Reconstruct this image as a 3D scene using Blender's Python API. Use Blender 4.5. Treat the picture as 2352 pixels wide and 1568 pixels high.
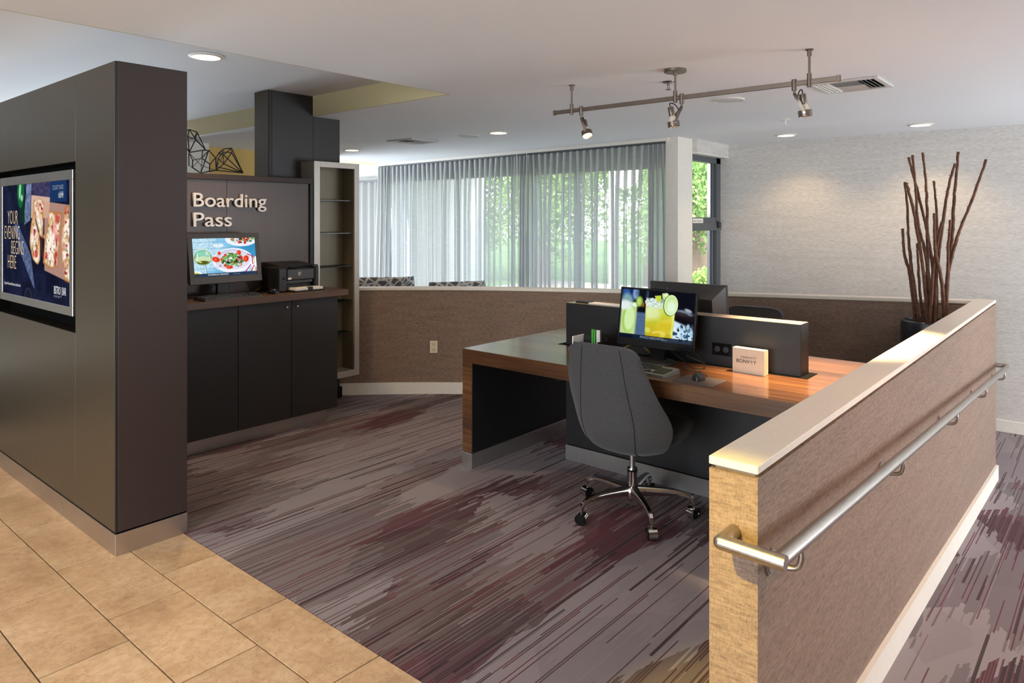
import bpy, bmesh, math, random
import numpy as np
from mathutils import Vector, Matrix
random.seed(7); np.random.seed(7)
S = bpy.context.scene
COL = S.collection
for o in list(bpy.data.objects): bpy.data.objects.remove(o)
PI = math.pi

# ---------------------------------------------------------------- camera
H_EYE = 1.6; HEAD = math.radians(40.31); FPX = 1620.0
cam_d = bpy.data.cameras.new('camera'); cam = bpy.data.objects.new('camera', cam_d); COL.objects.link(cam)
cam_d.sensor_width = 36.0; cam_d.lens = 36.0*FPX/2352.0
cam_d.shift_y = -(784-504)/2352.0
cam_d.clip_start = 0.05; cam_d.clip_end = 300
cam.location = (0, 0, H_EYE); cam.rotation_euler = (PI/2, 0, HEAD-PI/2)
S.camera = cam
# ---------------------------------------------------------------- world, sun, exposure
w = bpy.data.worlds.new('sky'); S.world = w; w.use_nodes = True
nt = w.node_tree; nt.nodes.clear()
sky = nt.nodes.new('ShaderNodeTexSky'); sky.sky_type = 'NISHITA'; sky.sun_disc = False
sky.sun_elevation = math.radians(52); sky.sun_rotation = math.radians(250); sky.dust_density = 1.5
bg = nt.nodes.new('ShaderNodeBackground'); bg.inputs['Strength'].default_value = 1.75
wo = nt.nodes.new('ShaderNodeOutputWorld')
hs = nt.nodes.new('ShaderNodeHueSaturation'); hs.inputs['Saturation'].default_value = .55
nt.links.new(sky.outputs[0], hs.inputs['Color']); nt.links.new(hs.outputs[0], bg.inputs[0]); nt.links.new(bg.outputs[0], wo.inputs[0])
def lamp(name, kind, loc, aim, energy, col, **kw):
    d = bpy.data.lights.new(name, kind); d.energy = energy; d.color = col
    for k, v in kw.items(): setattr(d, k, v)
    o = bpy.data.objects.new(name, d); COL.objects.link(o); o.location = loc
    o.rotation_euler = (Vector(aim)-Vector(loc)).to_track_quat('-Z', 'Y').to_euler()
    return o
lamp('sun', 'SUN', (0, 0, 20), (9, 4, 9), 6.5, (1, .95, .86), angle=0.02)
# unseen area lamps added behind the camera: cool daylight fill, warm front fill
lamp('lobby_daylight_fill', 'AREA', (-4.6, 1.7, 1.3), (3, 3.2, 1.6), 330, (.88, .94, 1.0), shape='RECTANGLE', size=5.0, size_y=2.0)
lamp('entrance_fill_light', 'AREA', (1.0, -3.7, 1.2), (3.4, 2, 2.4), 26, (1.0, .82, .68), shape='RECTANGLE', size=4.0, size_y=2.0)
# cool fill lamps added unseen, beyond the pillar and beyond the foot of the ramp
lamp('dining_fill_light', 'AREA', (5.4, 13.7, .8), (6.4, 4, 2.9), 950, (.80, .91, 1.0), shape='RECTANGLE', size=5.0, size_y=2.2)
lamp('ramp_fill_light', 'AREA', (6.6, -3.8, .8), (7.0, 2.5, 2.7), 270, (.84, .92, 1.0), shape='RECTANGLE', size=2.6, size_y=2.0)
WARM = (1.0, .70, .40); AMBER = (1.0, .78, .54)
S.view_settings.view_transform = 'Standard'; S.view_settings.look = 'None'
S.view_settings.gamma = 1.0; S.view_settings.exposure = 0.12; S.view_settings.use_curve_mapping = False

# ---------------------------------------------------------------- helpers: mesh builder
class MB:
    def __init__(s): s.v = []; s.f = []
    def add(s, vs, fs):
        n = len(s.v); s.v += [tuple(v) for v in vs]; s.f += [tuple(i+n for i in f) for f in fs]; return s
    def box(s, x0, x1, y0, y1, z0, z1):
        vs = [(x, y, z) for x in (x0, x1) for y in (y0, y1) for z in (z0, z1)]
        return s.add(vs, [(0, 1, 3, 2), (4, 6, 7, 5), (0, 4, 5, 1), (2, 3, 7, 6), (0, 2, 6, 4), (1, 5, 7, 3)])
    def rbox(s, x0, x1, y0, y1, z0, z1, b=.004):
        lo = (x0, y0, z0); hi = (x1, y1, z1); idx = {}; vs = []
        for sx in (0, 1):
            for sy in (0, 1):
                for sz in (0, 1):
                    sg = (sx, sy, sz)
                    for a in range(3):
                        p = []
                        for k in range(3):
                            e = hi[k] if sg[k] else lo[k]
                            p.append(e if k == a else e+(-b if sg[k] else b))
                        idx[(sg, a)] = len(vs); vs.append(p)
        fs = []
        for a in range(3):
            o = [k for k in range(3) if k != a]
            for e in (0, 1):
                q = []
                for (i, j) in ((0, 0), (1, 0), (1, 1), (0, 1)):
                    sg = [0, 0, 0]; sg[a] = e; sg[o[0]] = i; sg[o[1]] = j; q.append(idx[(tuple(sg), a)])
                fs.append(tuple(q))
        for c in range(3):
            a, d = [k for k in range(3) if k != c]
            for ea in (0, 1):
                for ed in (0, 1):
                    g0 = [0, 0, 0]; g0[a] = ea; g0[d] = ed; g1 = list(g0); g1[c] = 1
                    fs.append((idx[(tuple(g0), a)], idx[(tuple(g1), a)], idx[(tuple(g1), d)], idx[(tuple(g0), d)]))
        for sx in (0, 1):
            for sy in (0, 1):
                for sz in (0, 1):
                    fs.append(tuple(idx[((sx, sy, sz), a)] for a in range(3)))
        return s.add(vs, fs)
    def cyl(s, p0, p1, r0, r1=None, n=16, caps=True):
        r1 = r0 if r1 is None else r1
        p0 = Vector(p0); p1 = Vector(p1); d = (p1-p0).normalized()
        u = d.orthogonal().normalized(); v = d.cross(u)
        vs = []
        for p, r in ((p0, r0), (p1, r1)):
            for i in range(n):
                a = 2*PI*i/n; vs.append(p+(u*math.cos(a)+v*math.sin(a))*r)
        fs = [(i, (i+1) % n, n+(i+1) % n, n+i) for i in range(n)]
        if caps: fs += [tuple(range(n))[::-1], tuple(range(n, 2*n))]
        return s.add(vs, fs)
    def tube(s, pts, r, n=8, caps=True):
        pts = [Vector(p) for p in pts]; m = len(pts); rr = r if isinstance(r, (list, tuple)) else [r]*m
        u = None; vs = []
        for i, p in enumerate(pts):
            t = ((pts[min(i+1, m-1)]-p).normalized()+(p-pts[max(i-1, 0)]).normalized())
            if t.length < 1e-6: t = pts[min(i+1, m-1)]-pts[max(i-1, 0)]
            t.normalize()
            u = t.orthogonal().normalized() if u is None else (u-t*u.dot(t)).normalized()
            v = t.cross(u)
            k = 1.0
            for j in range(n):
                a = 2*PI*j/n; vs.append(p+(u*math.cos(a)+v*math.sin(a))*rr[i]*k)
        fs = [(i*n+j, i*n+(j+1) % n, (i+1)*n+(j+1) % n, (i+1)*n+j) for i in range(m-1) for j in range(n)]
        if caps: fs += [tuple(range(n))[::-1], tuple(range((m-1)*n, m*n))]
        return s.add(vs, fs)
    def lathe(s, prof, n=24, c=(0, 0, 0)):
        vs = []; fs = []; m = len(prof)
        for r, z in prof:
            for j in range(n):
                a = 2*PI*j/n; vs.append((c[0]+max(r, 1e-4)*math.cos(a), c[1]+max(r, 1e-4)*math.sin(a), c[2]+z))
        fs = [(i*n+j, i*n+(j+1) % n, (i+1)*n+(j+1) % n, (i+1)*n+j) for i in range(m-1) for j in range(n)]
        return s.add(vs, fs)
    def prism(s, poly, z0, z1):
        n = len(poly)
        vs = [(x, y, z0) for x, y in poly]+[(x, y, z1) for x, y in poly]
        return s.add(vs, [tuple(range(n))[::-1], tuple(range(n, 2*n))]+[(i, (i+1) % n, n+(i+1) % n, n+i) for i in range(n)])
    def hexa(s, p):      # 8 points: bottom 4 then top 4
        return s.add(p, [(3, 2, 1, 0), (4, 5, 6, 7), (0, 1, 5, 4), (1, 2, 6, 5), (2, 3, 7, 6), (3, 0, 4, 7)])
    def grid(s, P):      # P[i][j] points
        m = len(P); n = len(P[0])
        return s.add([q for r in P for q in r], [(i*n+j, i*n+j+1, (i+1)*n+j+1, (i+1)*n+j) for i in range(m-1) for j in range(n-1)])
    def sphere(s, c, r, n=14, m=8, sc=(1, 1, 1)):
        pr = [(math.sin(PI*i/m), -math.cos(PI*i/m)) for i in range(m+1)]
        t = MB().lathe(pr, n)
        return s.add([(c[0]+x*r*sc[0], c[1]+y*r*sc[1], c[2]+z*r*sc[2]) for x, y, z in t.v], t.f)
    def xf(s, M):
        s.v = [tuple(M @ Vector(v)) for v in s.v]; return s
    def shift(s, d):
        s.v = [(v[0]+d[0], v[1]+d[1], v[2]+d[2]) for v in s.v]; return s
    def mesh(s, name, smooth=None, recalc=True):
        me = bpy.data.meshes.new(name); me.from_pydata(s.v, [], s.f)
        if recalc:
            bm = bmesh.new(); bm.from_mesh(me); bmesh.ops.recalc_face_normals(bm, faces=bm.faces); bm.to_mesh(me); bm.free()
        if smooth:
            me.polygons.foreach_set('use_smooth', [True]*len(me.polygons))
            me.set_sharp_from_angle(angle=math.radians(smooth))
        me.update(); return me
    def build(s, name, mat, parent=None, smooth=None, recalc=True, world=False, label=None):
        if world and parent: s.shift([-c for c in parent.location])
        me = s.mesh(name, smooth, recalc); me.materials.append(mat)
        o = bpy.data.objects.new(name, me); COL.objects.link(o)
        if parent: o.parent = parent
        if label: o['label'] = label
        return o
def thing(name, label, cat, loc=(0, 0, 0), rz=0, group=None):
    o = bpy.data.objects.new(name, None); COL.objects.link(o); o.empty_display_size = .1
    o.location = loc; o.rotation_euler = (0, 0, rz)
    return tag(o, label, cat, group)
def tag(o, label, cat, group=None):
    o['label'] = label; o['category'] = cat
    if group: o['group'] = group
    return o
def struct(o): o['kind'] = 'structure'; return o
def stuff(o): o['kind'] = 'stuff'; return o
def copy_tree(o, parent=None):
    c = o.copy(); COL.objects.link(c); c.parent = parent
    for ch in [k for k in o.children]: copy_tree(ch, c)
    return c
FONT = None
def text_mesh(txt, size, extrude=0.0, bold=0.0, align='LEFT', xs=1.0, spacing=1.0):
    cu = bpy.data.curves.new('text', 'FONT'); cu.body = txt; cu.size = size; cu.extrude = extrude
    cu.offset = bold; cu.align_x = align; cu.space_character = spacing; cu.resolution_u = 4
    o = bpy.data.objects.new('text', cu); COL.objects.link(o)
    dg = bpy.context.evaluated_depsgraph_get(); dg.update()
    me = bpy.data.meshes.new_from_object(o.evaluated_get(dg), depsgraph=dg)
    bpy.data.objects.remove(o); bpy.data.curves.remove(cu)
    if xs != 1.0:
        for v in me.vertices: v.co.x *= xs
    return me
def text_obj(name, txt, size, mat, M, parent=None, label=None, **kw):
    me = text_mesh(txt, size, **kw); me.transform(M); me.materials.clear(); me.materials.append(mat)
    o = bpy.data.objects.new(name, me); COL.objects.link(o)
    if parent: o.parent = parent
    if label: o['label'] = label
    return o
# planes for lettering: text x -> right, text y -> up
def face_minus_y(x, y, z): return Matrix.Translation((x, y, z)) @ Matrix.Rotation(PI/2, 4, 'X')
def face_minus_x(x, y, z): return Matrix.Translation((x, y, z)) @ Matrix.Rotation(-PI/2, 4, 'Z') @ Matrix.Rotation(PI/2, 4, 'X')

# ---------------------------------------------------------------- helpers: materials
def srgb(r, g, b):
    f = lambda c: c/12.92 if c <= .04045 else ((c+.055)/1.055)**2.4
    return (f(r/255), f(g/255), f(b/255), 1)
class NT:
    def __init__(s, name):
        s.m = bpy.data.materials.new(name); s.m.use_nodes = True; s.t = s.m.node_tree; s.t.nodes.clear()
        s.out = s.t.nodes.new('ShaderNodeOutputMaterial')
    def n(s, typ, props=None, **inp):
        nd = s.t.nodes.new('ShaderNode'+typ)
        for k, v in (props or {}).items(): setattr(nd, k, v)
        for k, v in inp.items():
            k2 = int(k[1:]) if k[0] == '_' else k.replace('_', ' ')
            s.set(nd.inputs[k2], v)
        return nd
    def set(s, sock, v):
        if hasattr(v, 'links'): s.t.links.new(v, sock)
        elif hasattr(v, 'outputs'): s.t.links.new(v.outputs[0], sock)
        else: sock.default_value = v
    def math(s, op, a, b=0.0, c=None, clamp=False):
        nd = s.t.nodes.new('ShaderNodeMath'); nd.operation = op; nd.use_clamp = clamp
        s.set(nd.inputs[0], a); s.set(nd.inputs[1], b)
        if c is not None: s.set(nd.inputs[2], c)
        return nd.outputs[0]
    def mix(s, f, a, b, blend='MIX'):
        nd = s.t.nodes.new('ShaderNodeMix'); nd.data_type = 'RGBA'; nd.blend_type = blend
        s.set(nd.inputs[0], f); s.set(nd.inputs[6], a); s.set(nd.inputs[7], b); return nd.outputs[2]
    def ramp(s, f, stops, interp='LINEAR'):
        nd = s.t.nodes.new('ShaderNodeValToRGB'); cr = nd.color_ramp; cr.interpolation = interp
        while len(cr.elements) < len(stops): cr.elements.new(.5)
        for e, (p, c) in zip(cr.elements, stops):
            e.position = p; e.color = c if hasattr(c, '__len__') else (c, c, c, 1)
        s.set(nd.inputs[0], f); return nd.outputs[0]
    def pos(s): return s.n('NewGeometry').outputs['Position']
    def obj(s): return s.n('TexCoord').outputs['Object']
    def noise(s, vec, scale, detail=3, rough=.55, dim='3D'):
        nd = s.n('TexNoise', {'noise_dimensions': dim}, Vector=vec, Scale=scale, Detail=detail, Roughness=rough); return nd.outputs['Fac']
    def mapv(s, vec, sc=(1, 1, 1), loc=(0, 0, 0), rot=(0, 0, 0)):
        return s.n('Mapping', Vector=vec, Scale=sc, Location=loc, Rotation=rot).outputs[0]
    def bump(s, h, strength=.2, dist=.002):
        return s.n('Bump', Height=h, Strength=strength, Distance=dist).outputs[0]
    def bsdf(s, col, rough=.5, metal=0.0, normal=None, **kw):
        nd = s.n('BsdfPrincipled'); s.set(nd.inputs['Base Color'], col); s.set(nd.inputs['Roughness'], rough); s.set(nd.inputs['Metallic'], metal)
        if normal is not None: s.set(nd.inputs['Normal'], normal)
        for k, v in kw.items(): s.set(nd.inputs[k.replace('_', ' ')], v)
        s.t.links.new(nd.outputs[0], s.out.inputs[0]); return nd
def scol(c, k): return (min(c[0]*k, 1), min(c[1]*k, 1), min(c[2]*k, 1), 1)
def pm(name, col, rough=.5, metal=0.0, var=.12, scale=30, bump=.0, stretch=(1, 1, 1), **kw):
    """plain surface with slight procedural tone and gloss variation"""
    t = NT(name); v = t.mapv(t.obj(), stretch); f = t.noise(v, scale)
    c = t.ramp(f, [(.25, scol(col, 1-var)), (.75, scol(col, 1+var))])
    r = t.math('MULTIPLY_ADD', f, .12, max(rough-.06, .02))
    t.bsdf(c, r, metal, t.bump(f, bump) if bump else None, **kw); return t.m
def emit(name, col, strength):
    t = NT(name); e = t.n('Emission', Color=col, Strength=strength); t.t.links.new(e.outputs[0], t.out.inputs[0]); return t.m

def wood(name, c0, c1, c2, axis, rough=.38, fine=1.0, coat=0.0):
    """streaky figured veneer; axis = direction the grain runs"""
    t = NT(name); p = t.obj()
    sc = {'x': (1.1, 26, 26), 'y': (26, 1.1, 26), 'z': (26, 26, 1.1)}[axis]
    v = t.mapv(p, tuple(k*fine for k in sc)); wv = t.noise(v, 1.0, 5, .6)
    big = t.noise(t.mapv(p, tuple(k*.22 for k in sc)), 1.0, 2)
    f = t.math('MULTIPLY_ADD', big, .5, t.math('MULTIPLY', wv, .55))
    c = t.ramp(f, [(.33, c0), (.5, c1), (.68, c2)])
    fine_n = t.noise(t.mapv(p, tuple(k*9 for k in sc)), 1.0, 2)
    c = t.mix(t.math('MULTIPLY', fine_n, .35), c, scol(c0, .6))
    t.bsdf(c, t.math('MULTIPLY_ADD', wv, .1, rough-.05), 0, t.bump(fine_n, .08, .0006), Coat_Weight=coat, Coat_Roughness=.14); return t.m
def wallpaper(name, c0, c1, c2, k=1.0, bump=.25, crack=.5):
    """woven paper: short broken horizontal dashes over a fine cross weave"""
    t = NT(name); p = t.pos(); sep = t.n('SeparateXYZ', Vector=p)
    s = t.math('SUBTRACT', sep.outputs[0], sep.outputs[1])
    vec = t.n('CombineXYZ', X=s, Y=sep.outputs[2]).outputs[0]
    dash = t.noise(t.mapv(vec, (22*k, 130*k, 1)), 1.0, 3, .6)
    vert = t.noise(t.mapv(vec, (230*k, 60*k, 1)), 1.0, 2, .5)
    big = t.noise(t.mapv(vec, (3*k, 25*k, 1)), 1.0, 2)
    f = t.math('ADD', t.math('MULTIPLY', dash, .55), t.math('MULTIPLY_ADD', vert, .3, t.math('MULTIPLY', big, .2)))
    c = t.ramp(f, [(.40, c0), (.52, c1), (.64, c2)])
    la = t.math('ABSOLUTE', t.math('SUBTRACT', t.noise(t.mapv(vec, (26*k, 95*k, 1)), 1.0, 1), .5))
    lb = t.math('ABSOLUTE', t.math('SUBTRACT', t.noise(t.mapv(vec, (150*k, 34*k, 1)), 1.0, 1), .5))
    ln = t.ramp(t.math('MINIMUM', la, lb), [(0, 1), (.022, 0)])
    c = t.mix(t.math('MULTIPLY', ln, crack), c, scol(c0, .72))
    t.bsdf(c, .8, 0, t.bump(f, bump, .003)); return t.m
def carpet_mat(name):
    """striped carpet: thin broken yarn lines along x over angular patches whose ends are ragged line by line"""
    t = NT(name); p = t.pos(); sep = t.n('SeparateXYZ', Vector=p); X, Y = sep.outputs[0], sep.outputs[1]
    def wn1(v, seed): return t.n('TexWhiteNoise', {'noise_dimensions': '1D'}, W=t.math('ADD', v, seed)).outputs['Value']
    def wn2(a, b): return t.n('TexWhiteNoise', {'noise_dimensions': '2D'}, Vector=t.n('CombineXYZ', X=a, Y=b).outputs[0]).outputs['Value']
    row = t.math('FLOOR', t.math('DIVIDE', Y, .0105))
    jit = t.math('MULTIPLY', t.math('POWER', wn1(row, 5.0), 3.0), .30)
    big = t.math('MULTIPLY', wn1(t.math('FLOOR', t.math('DIVIDE', Y, .047)), 9.0), .16)
    xj = t.math('ADD', X, t.math('ADD', jit, big))
    v1 = t.n('TexVoronoi', {'voronoi_dimensions': '2D', 'feature': 'F1'}, Vector=t.n('CombineXYZ', X=t.math('MULTIPLY', xj, 1.75), Y=t.math('MULTIPLY', Y, 3.4)).outputs[0], Scale=1.0, Randomness=1.0)
    pc = t.n('SeparateColor', Color=v1.outputs['Color'])
    v2 = t.n('TexVoronoi', {'voronoi_dimensions': '2D', 'feature': 'F1'}, Vector=t.mapv(p, (2.0, 3.4, 1), (4.1, .7, 0)), Scale=1.0, Randomness=1.0)
    pd = t.n('SeparateColor', Color=v2.outputs['Color'])
    def lines(pitch, seglen, seed, fill):
        q = t.math('DIVIDE', Y, pitch); rw = t.math('FLOOR', q)
        rr = wn1(rw, seed)
        seg = t.math('FLOOR', t.math('ADD', t.math('DIVIDE', X, t.math('MULTIPLY_ADD', rr, seglen, seglen*.4)), t.math('MULTIPLY', rr, 37.0)))
        val = wn2(seg, t.math('ADD', rw, seed*3.1))
        inside = t.math('LESS_THAN', t.math('FRACT', q), fill)
        return val, inside
    cls = pc.outputs[0]
    base = t.ramp(cls, [(0, srgb(160, 154, 160)), (.20, srgb(122, 114, 118)), (.34, srgb(136, 124, 124)), (.48, srgb(168, 161, 165)), (.68, srgb(104, 88, 90)), (.79, srgb(82, 22, 44)), (.92, srgb(88, 72, 72))], 'CONSTANT')
    base = t.mix(.25, base, t.ramp(pd.outputs[1], [(0, srgb(150, 144, 146)), (.35, srgb(112, 102, 103)), (.7, srgb(138, 131, 132))], 'CONSTANT'))
    den = t.ramp(cls, [(0, .18), (.20, .34), (.34, .46), (.48, .16), (.68, .5), (.79, .66), (.92, .55)], 'CONSTANT')
    v, m = lines(.0105, 1.0, 3.0, .55)
    d1 = t.math('MULTIPLY', t.math('LESS_THAN', v, den), m)
    ink = t.ramp(pd.outputs[2], [(0, srgb(96, 14, 40)), (.35, srgb(56, 12, 28)), (.6, srgb(74, 48, 50)), (.8, srgb(104, 22, 46))], 'CONSTANT')
    c = t.mix(t.math('MULTIPLY', d1, .85), base, ink)
    v, m = lines(.021, .7, 17.0, .62)
    d2 = t.math('MULTIPLY', t.math('LESS_THAN', v, t.math('MULTIPLY', den, .26)), m)
    c = t.mix(t.math('MULTIPLY', d2, .92), c, t.ramp(pc.outputs[2], [(0, srgb(66, 20, 34)), (.45, srgb(46, 26, 32)), (.8, srgb(78, 58, 56))], 'CONSTANT'))
    v, m = lines(.013, 1.3, 41.0, .35)
    d3 = t.math('MULTIPLY', t.math('LESS_THAN', v, .10), m)
    c = t.mix(t.math('MULTIPLY', d3, .6), c, srgb(166, 158, 158))
    pile = t.noise(p, 420, 2); c = t.mix(t.math('MULTIPLY', pile, .34), c, scol((.085, .070, .072), 1))
    c = t.mix(1.0, c, (.80, .775, .80, 1), 'MULTIPLY')
    t.bsdf(c, .95, 0, t.bump(pile, .6, .004)); return t.m
def tile_mat():
    t = NT('beige_stone_tile'); p = t.pos()
    oi = t.n('ObjectInfo'); rnd = oi.outputs['Random']
    off = t.n('CombineXYZ', X=t.math('MULTIPLY', rnd, 17.0), Y=t.math('MULTIPLY', rnd, 9.0)).outputs[0]
    q = t.n('VectorMath', {'operation': 'ADD'}, _0=p, _1=off).outputs[0]
    a = t.noise(q, 3.4, 5, .62); b = t.noise(q, 26, 4, .65); g = t.noise(q, 160, 2)
    c = t.ramp(a, [(.3, srgb(176, 149, 117)), (.5, srgb(203, 177, 144)), (.7, srgb(217, 194, 162))])
    c = t.mix(t.math('MULTIPLY', t.ramp(b, [(.42, 1), (.6, 0)]), .35), c, srgb(160, 124, 88))
    vein = t.math('ABSOLUTE', t.math('SUBTRACT', t.noise(q, 7.5, 4, .7), .5))
    c = t.mix(t.ramp(vein, [(.0, .45), (.012, 0)]), c, srgb(128, 98, 70))
    c = t.mix(t.math('MULTIPLY', g, .18), c, srgb(150, 120, 90))
    c = t.mix(1.0, c, t.ramp(rnd, [(0, .9), (1, 1.06)]), 'MULTIPLY')
    t.bsdf(c, t.math('MULTIPLY_ADD', b, .2, .32), 0, t.bump(b, .12, .002)); return t.m
def paint(name, col, rough=.85):
    t = NT(name); p = t.pos(); f = t.noise(p, 3.0, 3); g = t.noise(p, 90, 3)
    c = t.mix(t.math('MULTIPLY', f, .10), col, scol(col, .8))
    t.bsdf(c, rough, 0, t.bump(g, .12, .002)); return t.m
def glass_mat(name, tint=(1, 1, 1, 1), refl=.07):
    t = NT(name); tr = t.n('BsdfTransparent', Color=tint); gl = t.n('BsdfGlossy', Color=(1, 1, 1, 1), Roughness=.02)
    mx = t.n('MixShader', Fac=refl); t.t.links.new(tr.outputs[0], mx.inputs[1]); t.t.links.new(gl.outputs[0], mx.inputs[2])
    t.t.links.new(mx.outputs[0], t.out.inputs[0]); return t.m
def cloth_sheer(name, col, opac, spread=.18):
    t = NT(name); p = t.pos(); sep = t.n('SeparateXYZ', Vector=p)
    vec = t.n('CombineXYZ', X=sep.outputs[1], Y=sep.outputs[2]).outputs[0]
    slub = t.noise(t.mapv(vec, (5, 140, 1)), 1.0, 2); band = t.noise(t.mapv(vec, (13, .12, 1)), 1.0, 3)
    f = t.math('ADD', opac-spread*1.0, t.math('MULTIPLY', t.math('ADD', slub, band), spread), None, True)
    df = t.n('BsdfDiffuse', Color=col); tl = t.n('BsdfTranslucent', Color=col); tr = t.n('BsdfTransparent', Color=(1, 1, 1, 1))
    m1 = t.n('MixShader', Fac=.5); t.t.links.new(df.outputs[0], m1.inputs[1]); t.t.links.new(tl.outputs[0], m1.inputs[2])
    m2 = t.n('MixShader'); t.set(m2.inputs[0], f); t.t.links.new(tr.outputs[0], m2.inputs[1]); t.t.links.new(m1.outputs[0], m2.inputs[2])
    t.t.links.new(m2.outputs[0], t.out.inputs[0]); return t.m
def steel(name, col, rough, brush=(1, 1, 60), scale=12):
    t = NT(name); p = t.obj(); f = t.noise(t.mapv(p, brush), scale, 3)
    blot = t.noise(p, 9, 4)
    c = t.mix(t.math('MULTIPLY', f, .35), col, scol(col, .65))
    c = t.mix(t.math('MULTIPLY', blot, .25), c, scol(col, .6))
    t.bsdf(c, t.math('MULTIPLY_ADD', blot, .15, rough-.05), 1.0, t.bump(f, .04, .0005)); return t.m
def fabric(name, c0, c1, scale=800):
    t = NT(name); p = t.obj()
    a = t.noise(t.mapv(p, (1, 1, .12)), scale, 2); b = t.noise(t.mapv(p, (.12, .12, 1)), scale, 2)
    f = t.math('MULTIPLY', t.math('ADD', a, b), .5)
    c = t.ramp(f, [(.38, c0), (.62, c1)])
    t.bsdf(c, .92, 0, t.bump(f, .35, .0015), Sheen_Weight=.15); return t.m
def vertex_screen(name, strength):
    t = NT(name); a = t.n('VertexColor', {'layer_name': 'Col'}); e = t.n('Emission', Strength=strength)
    t.t.links.new(a.outputs[0], e.inputs[0]); t.t.links.new(e.outputs[0], t.out.inputs[0]); return t.m

m_ceiling = paint('ceiling_paint', srgb(234, 235, 237))
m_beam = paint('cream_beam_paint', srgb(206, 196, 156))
m_yellow = paint('yellow_wall_paint', srgb(226, 190, 118))
m_white = pm('white_trim_paint', srgb(226, 222, 212), .5, var=.04)
m_cap = pm('cap_laminate', srgb(222, 214, 200), .35, var=.05, scale=60)
m_capreveal = pm('cap_reveal', srgb(150, 132, 104), .6)
m_taupe = wallpaper('taupe_woven_wallpaper', srgb(108, 90, 77), srgb(131, 110, 95), srgb(146, 125, 109))
m_greypaper = wallpaper('grey_woven_wallpaper', srgb(188, 184, 178), srgb(204, 200, 194), srgb(218, 214, 208), .8, .12, .12)
m_carpet = carpet_mat('striped_carpet')
m_tile = tile_mat()
m_grout = pm('dark_grout', srgb(40, 31, 22), .9, scale=80)
m_brownlam = pm('brown_laminate', srgb(52, 40, 38), .6, var=.10, scale=3, stretch=(30, 30, 1.2), bump=.05)
m_olivelam = pm('bronze_laminate', srgb(80, 72, 58), .34, var=.12, scale=3, stretch=(28, 28, .9), metal=.45)
m_darklam = pm('charcoal_laminate', srgb(39, 38, 39), .45, var=.14, scale=3, stretch=(22, 22, .9), bump=.05)
m_panelwood = pm('dark_brown_panel', srgb(68, 53, 49), .36, var=.12, scale=3, stretch=(24, 24, .8), bump=.05)
m_deskwood = wood('zebra_desk_veneer', srgb(56, 35, 22), srgb(90, 58, 34), srgb(128, 87, 50), 'y', .30, fine=1.7, coat=.7)
m_counterwood = wood('walnut_counter_veneer', srgb(56, 40, 32), srgb(88, 64, 50), srgb(114, 86, 68), 'x', .34)
m_black = pm('black_laminate', srgb(24, 24, 25), .5, var=.15, scale=8)
m_kick = steel('mottled_steel_kick', (.66, .65, .63, 1), .34, (40, 40, 1), 3)
m_kickbase = steel('brushed_steel_base', (.58, .54, .50, 1), .36, (1, 1, 40), 8)
m_alu = steel('satin_aluminium', (.62, .61, .60, 1), .32, (30, 30, 1), 10)
m_alupaint = pm('champagne_shelf_finish', srgb(184, 178, 170), .35, metal=.55, var=.05)
m_shelfin = pm('bronze_shelf_lining', srgb(120, 112, 94), .34, metal=.35, var=.08, scale=3, stretch=(22, 22, 1))
t_ = NT('brushed_stainless'); f_ = t_.noise(t_.mapv(t_.obj(), (1.5, 90, 90)), 1.0, 2)
t_.bsdf(t_.ramp(f_, [(.3, (.40, .37, .34, 1)), (.7, (.48, .45, .41, 1))]), .30, 1.0); m_rail = t_.m
m_bronze = pm('brushed_bronze', (.22, .18, .15, 1), .40, .9, var=.08)
m_chrome = pm('chrome', (.72, .71, .70, 1), .08, 1.0, var=.03)
m_plastic = pm('black_plastic', srgb(30, 31, 34), .42, var=.12, scale=60)
m_plastic2 = pm('charcoal_plastic', srgb(52, 53, 56), .38, var=.10, scale=60)
m_key = pm('key_plastic', srgb(40, 41, 43), .45, var=.10, scale=90)
m_gloss = pm('gloss_black', srgb(18, 18, 20), .12, var=.1)
m_chairfab = fabric('charcoal_tweed', srgb(56, 56, 57), srgb(80, 80, 81))
m_chairseam = pm('chair_seam', srgb(34, 34, 35), .9)
m_ivory = pm('ivory_plastic', srgb(222, 210, 182), .45, var=.03)
m_letter = pm('silver_letter', srgb(196, 187, 180), .36, metal=.25, var=.03)
m_sticks = pm('brown_bark', srgb(96, 62, 43), .85, var=.6, scale=26, bump=.5)
m_pot = pm('black_vase', srgb(36, 38, 42), .32, var=.08)
m_winframe = pm('dark_window_frame', srgb(84, 88, 92), .45, var=.06)
m_glass = glass_mat('window_glass')
m_shelfglass = glass_mat('shelf_glass', (.45, .5, .48, 1), .12)
m_sheer = cloth_sheer('sheer_grey_cloth', (.70, .71, .72, 1), .64, .30)
m_drape = cloth_sheer('grey_drape_cloth', (.56, .57, .58, 1), .93, .05)
m_wire = pm('black_wire', srgb(28, 26, 25), .5)
m_cable = pm('black_cable', srgb(22, 22, 23), .55)
m_yelcable = pm('yellow_cable', srgb(210, 170, 40), .5)
m_paper = pm('white_paper', srgb(236, 233, 226), .7, var=.03)
m_ventwhite = pm('white_vent_metal', srgb(206, 204, 200), .5, var=.04)
m_dark = pm('dark_void', srgb(7, 7, 7), .95, Specular_IOR_Level=.1)
m_acrylic = pm('frosted_acrylic', srgb(214, 196, 176), .25, var=.03)
m_signink = pm('dark_sign_ink', srgb(40, 22, 22), .6)
m_signcopper = pm('copper_sign_ink', srgb(190, 110, 70), .5)
m_lampglow = emit('downlight_glow', (1.0, .80, .52, 1), 9.0)
m_bulbglow = emit('bulb_glow', (1.0, .74, .42, 1), 7.0)
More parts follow.
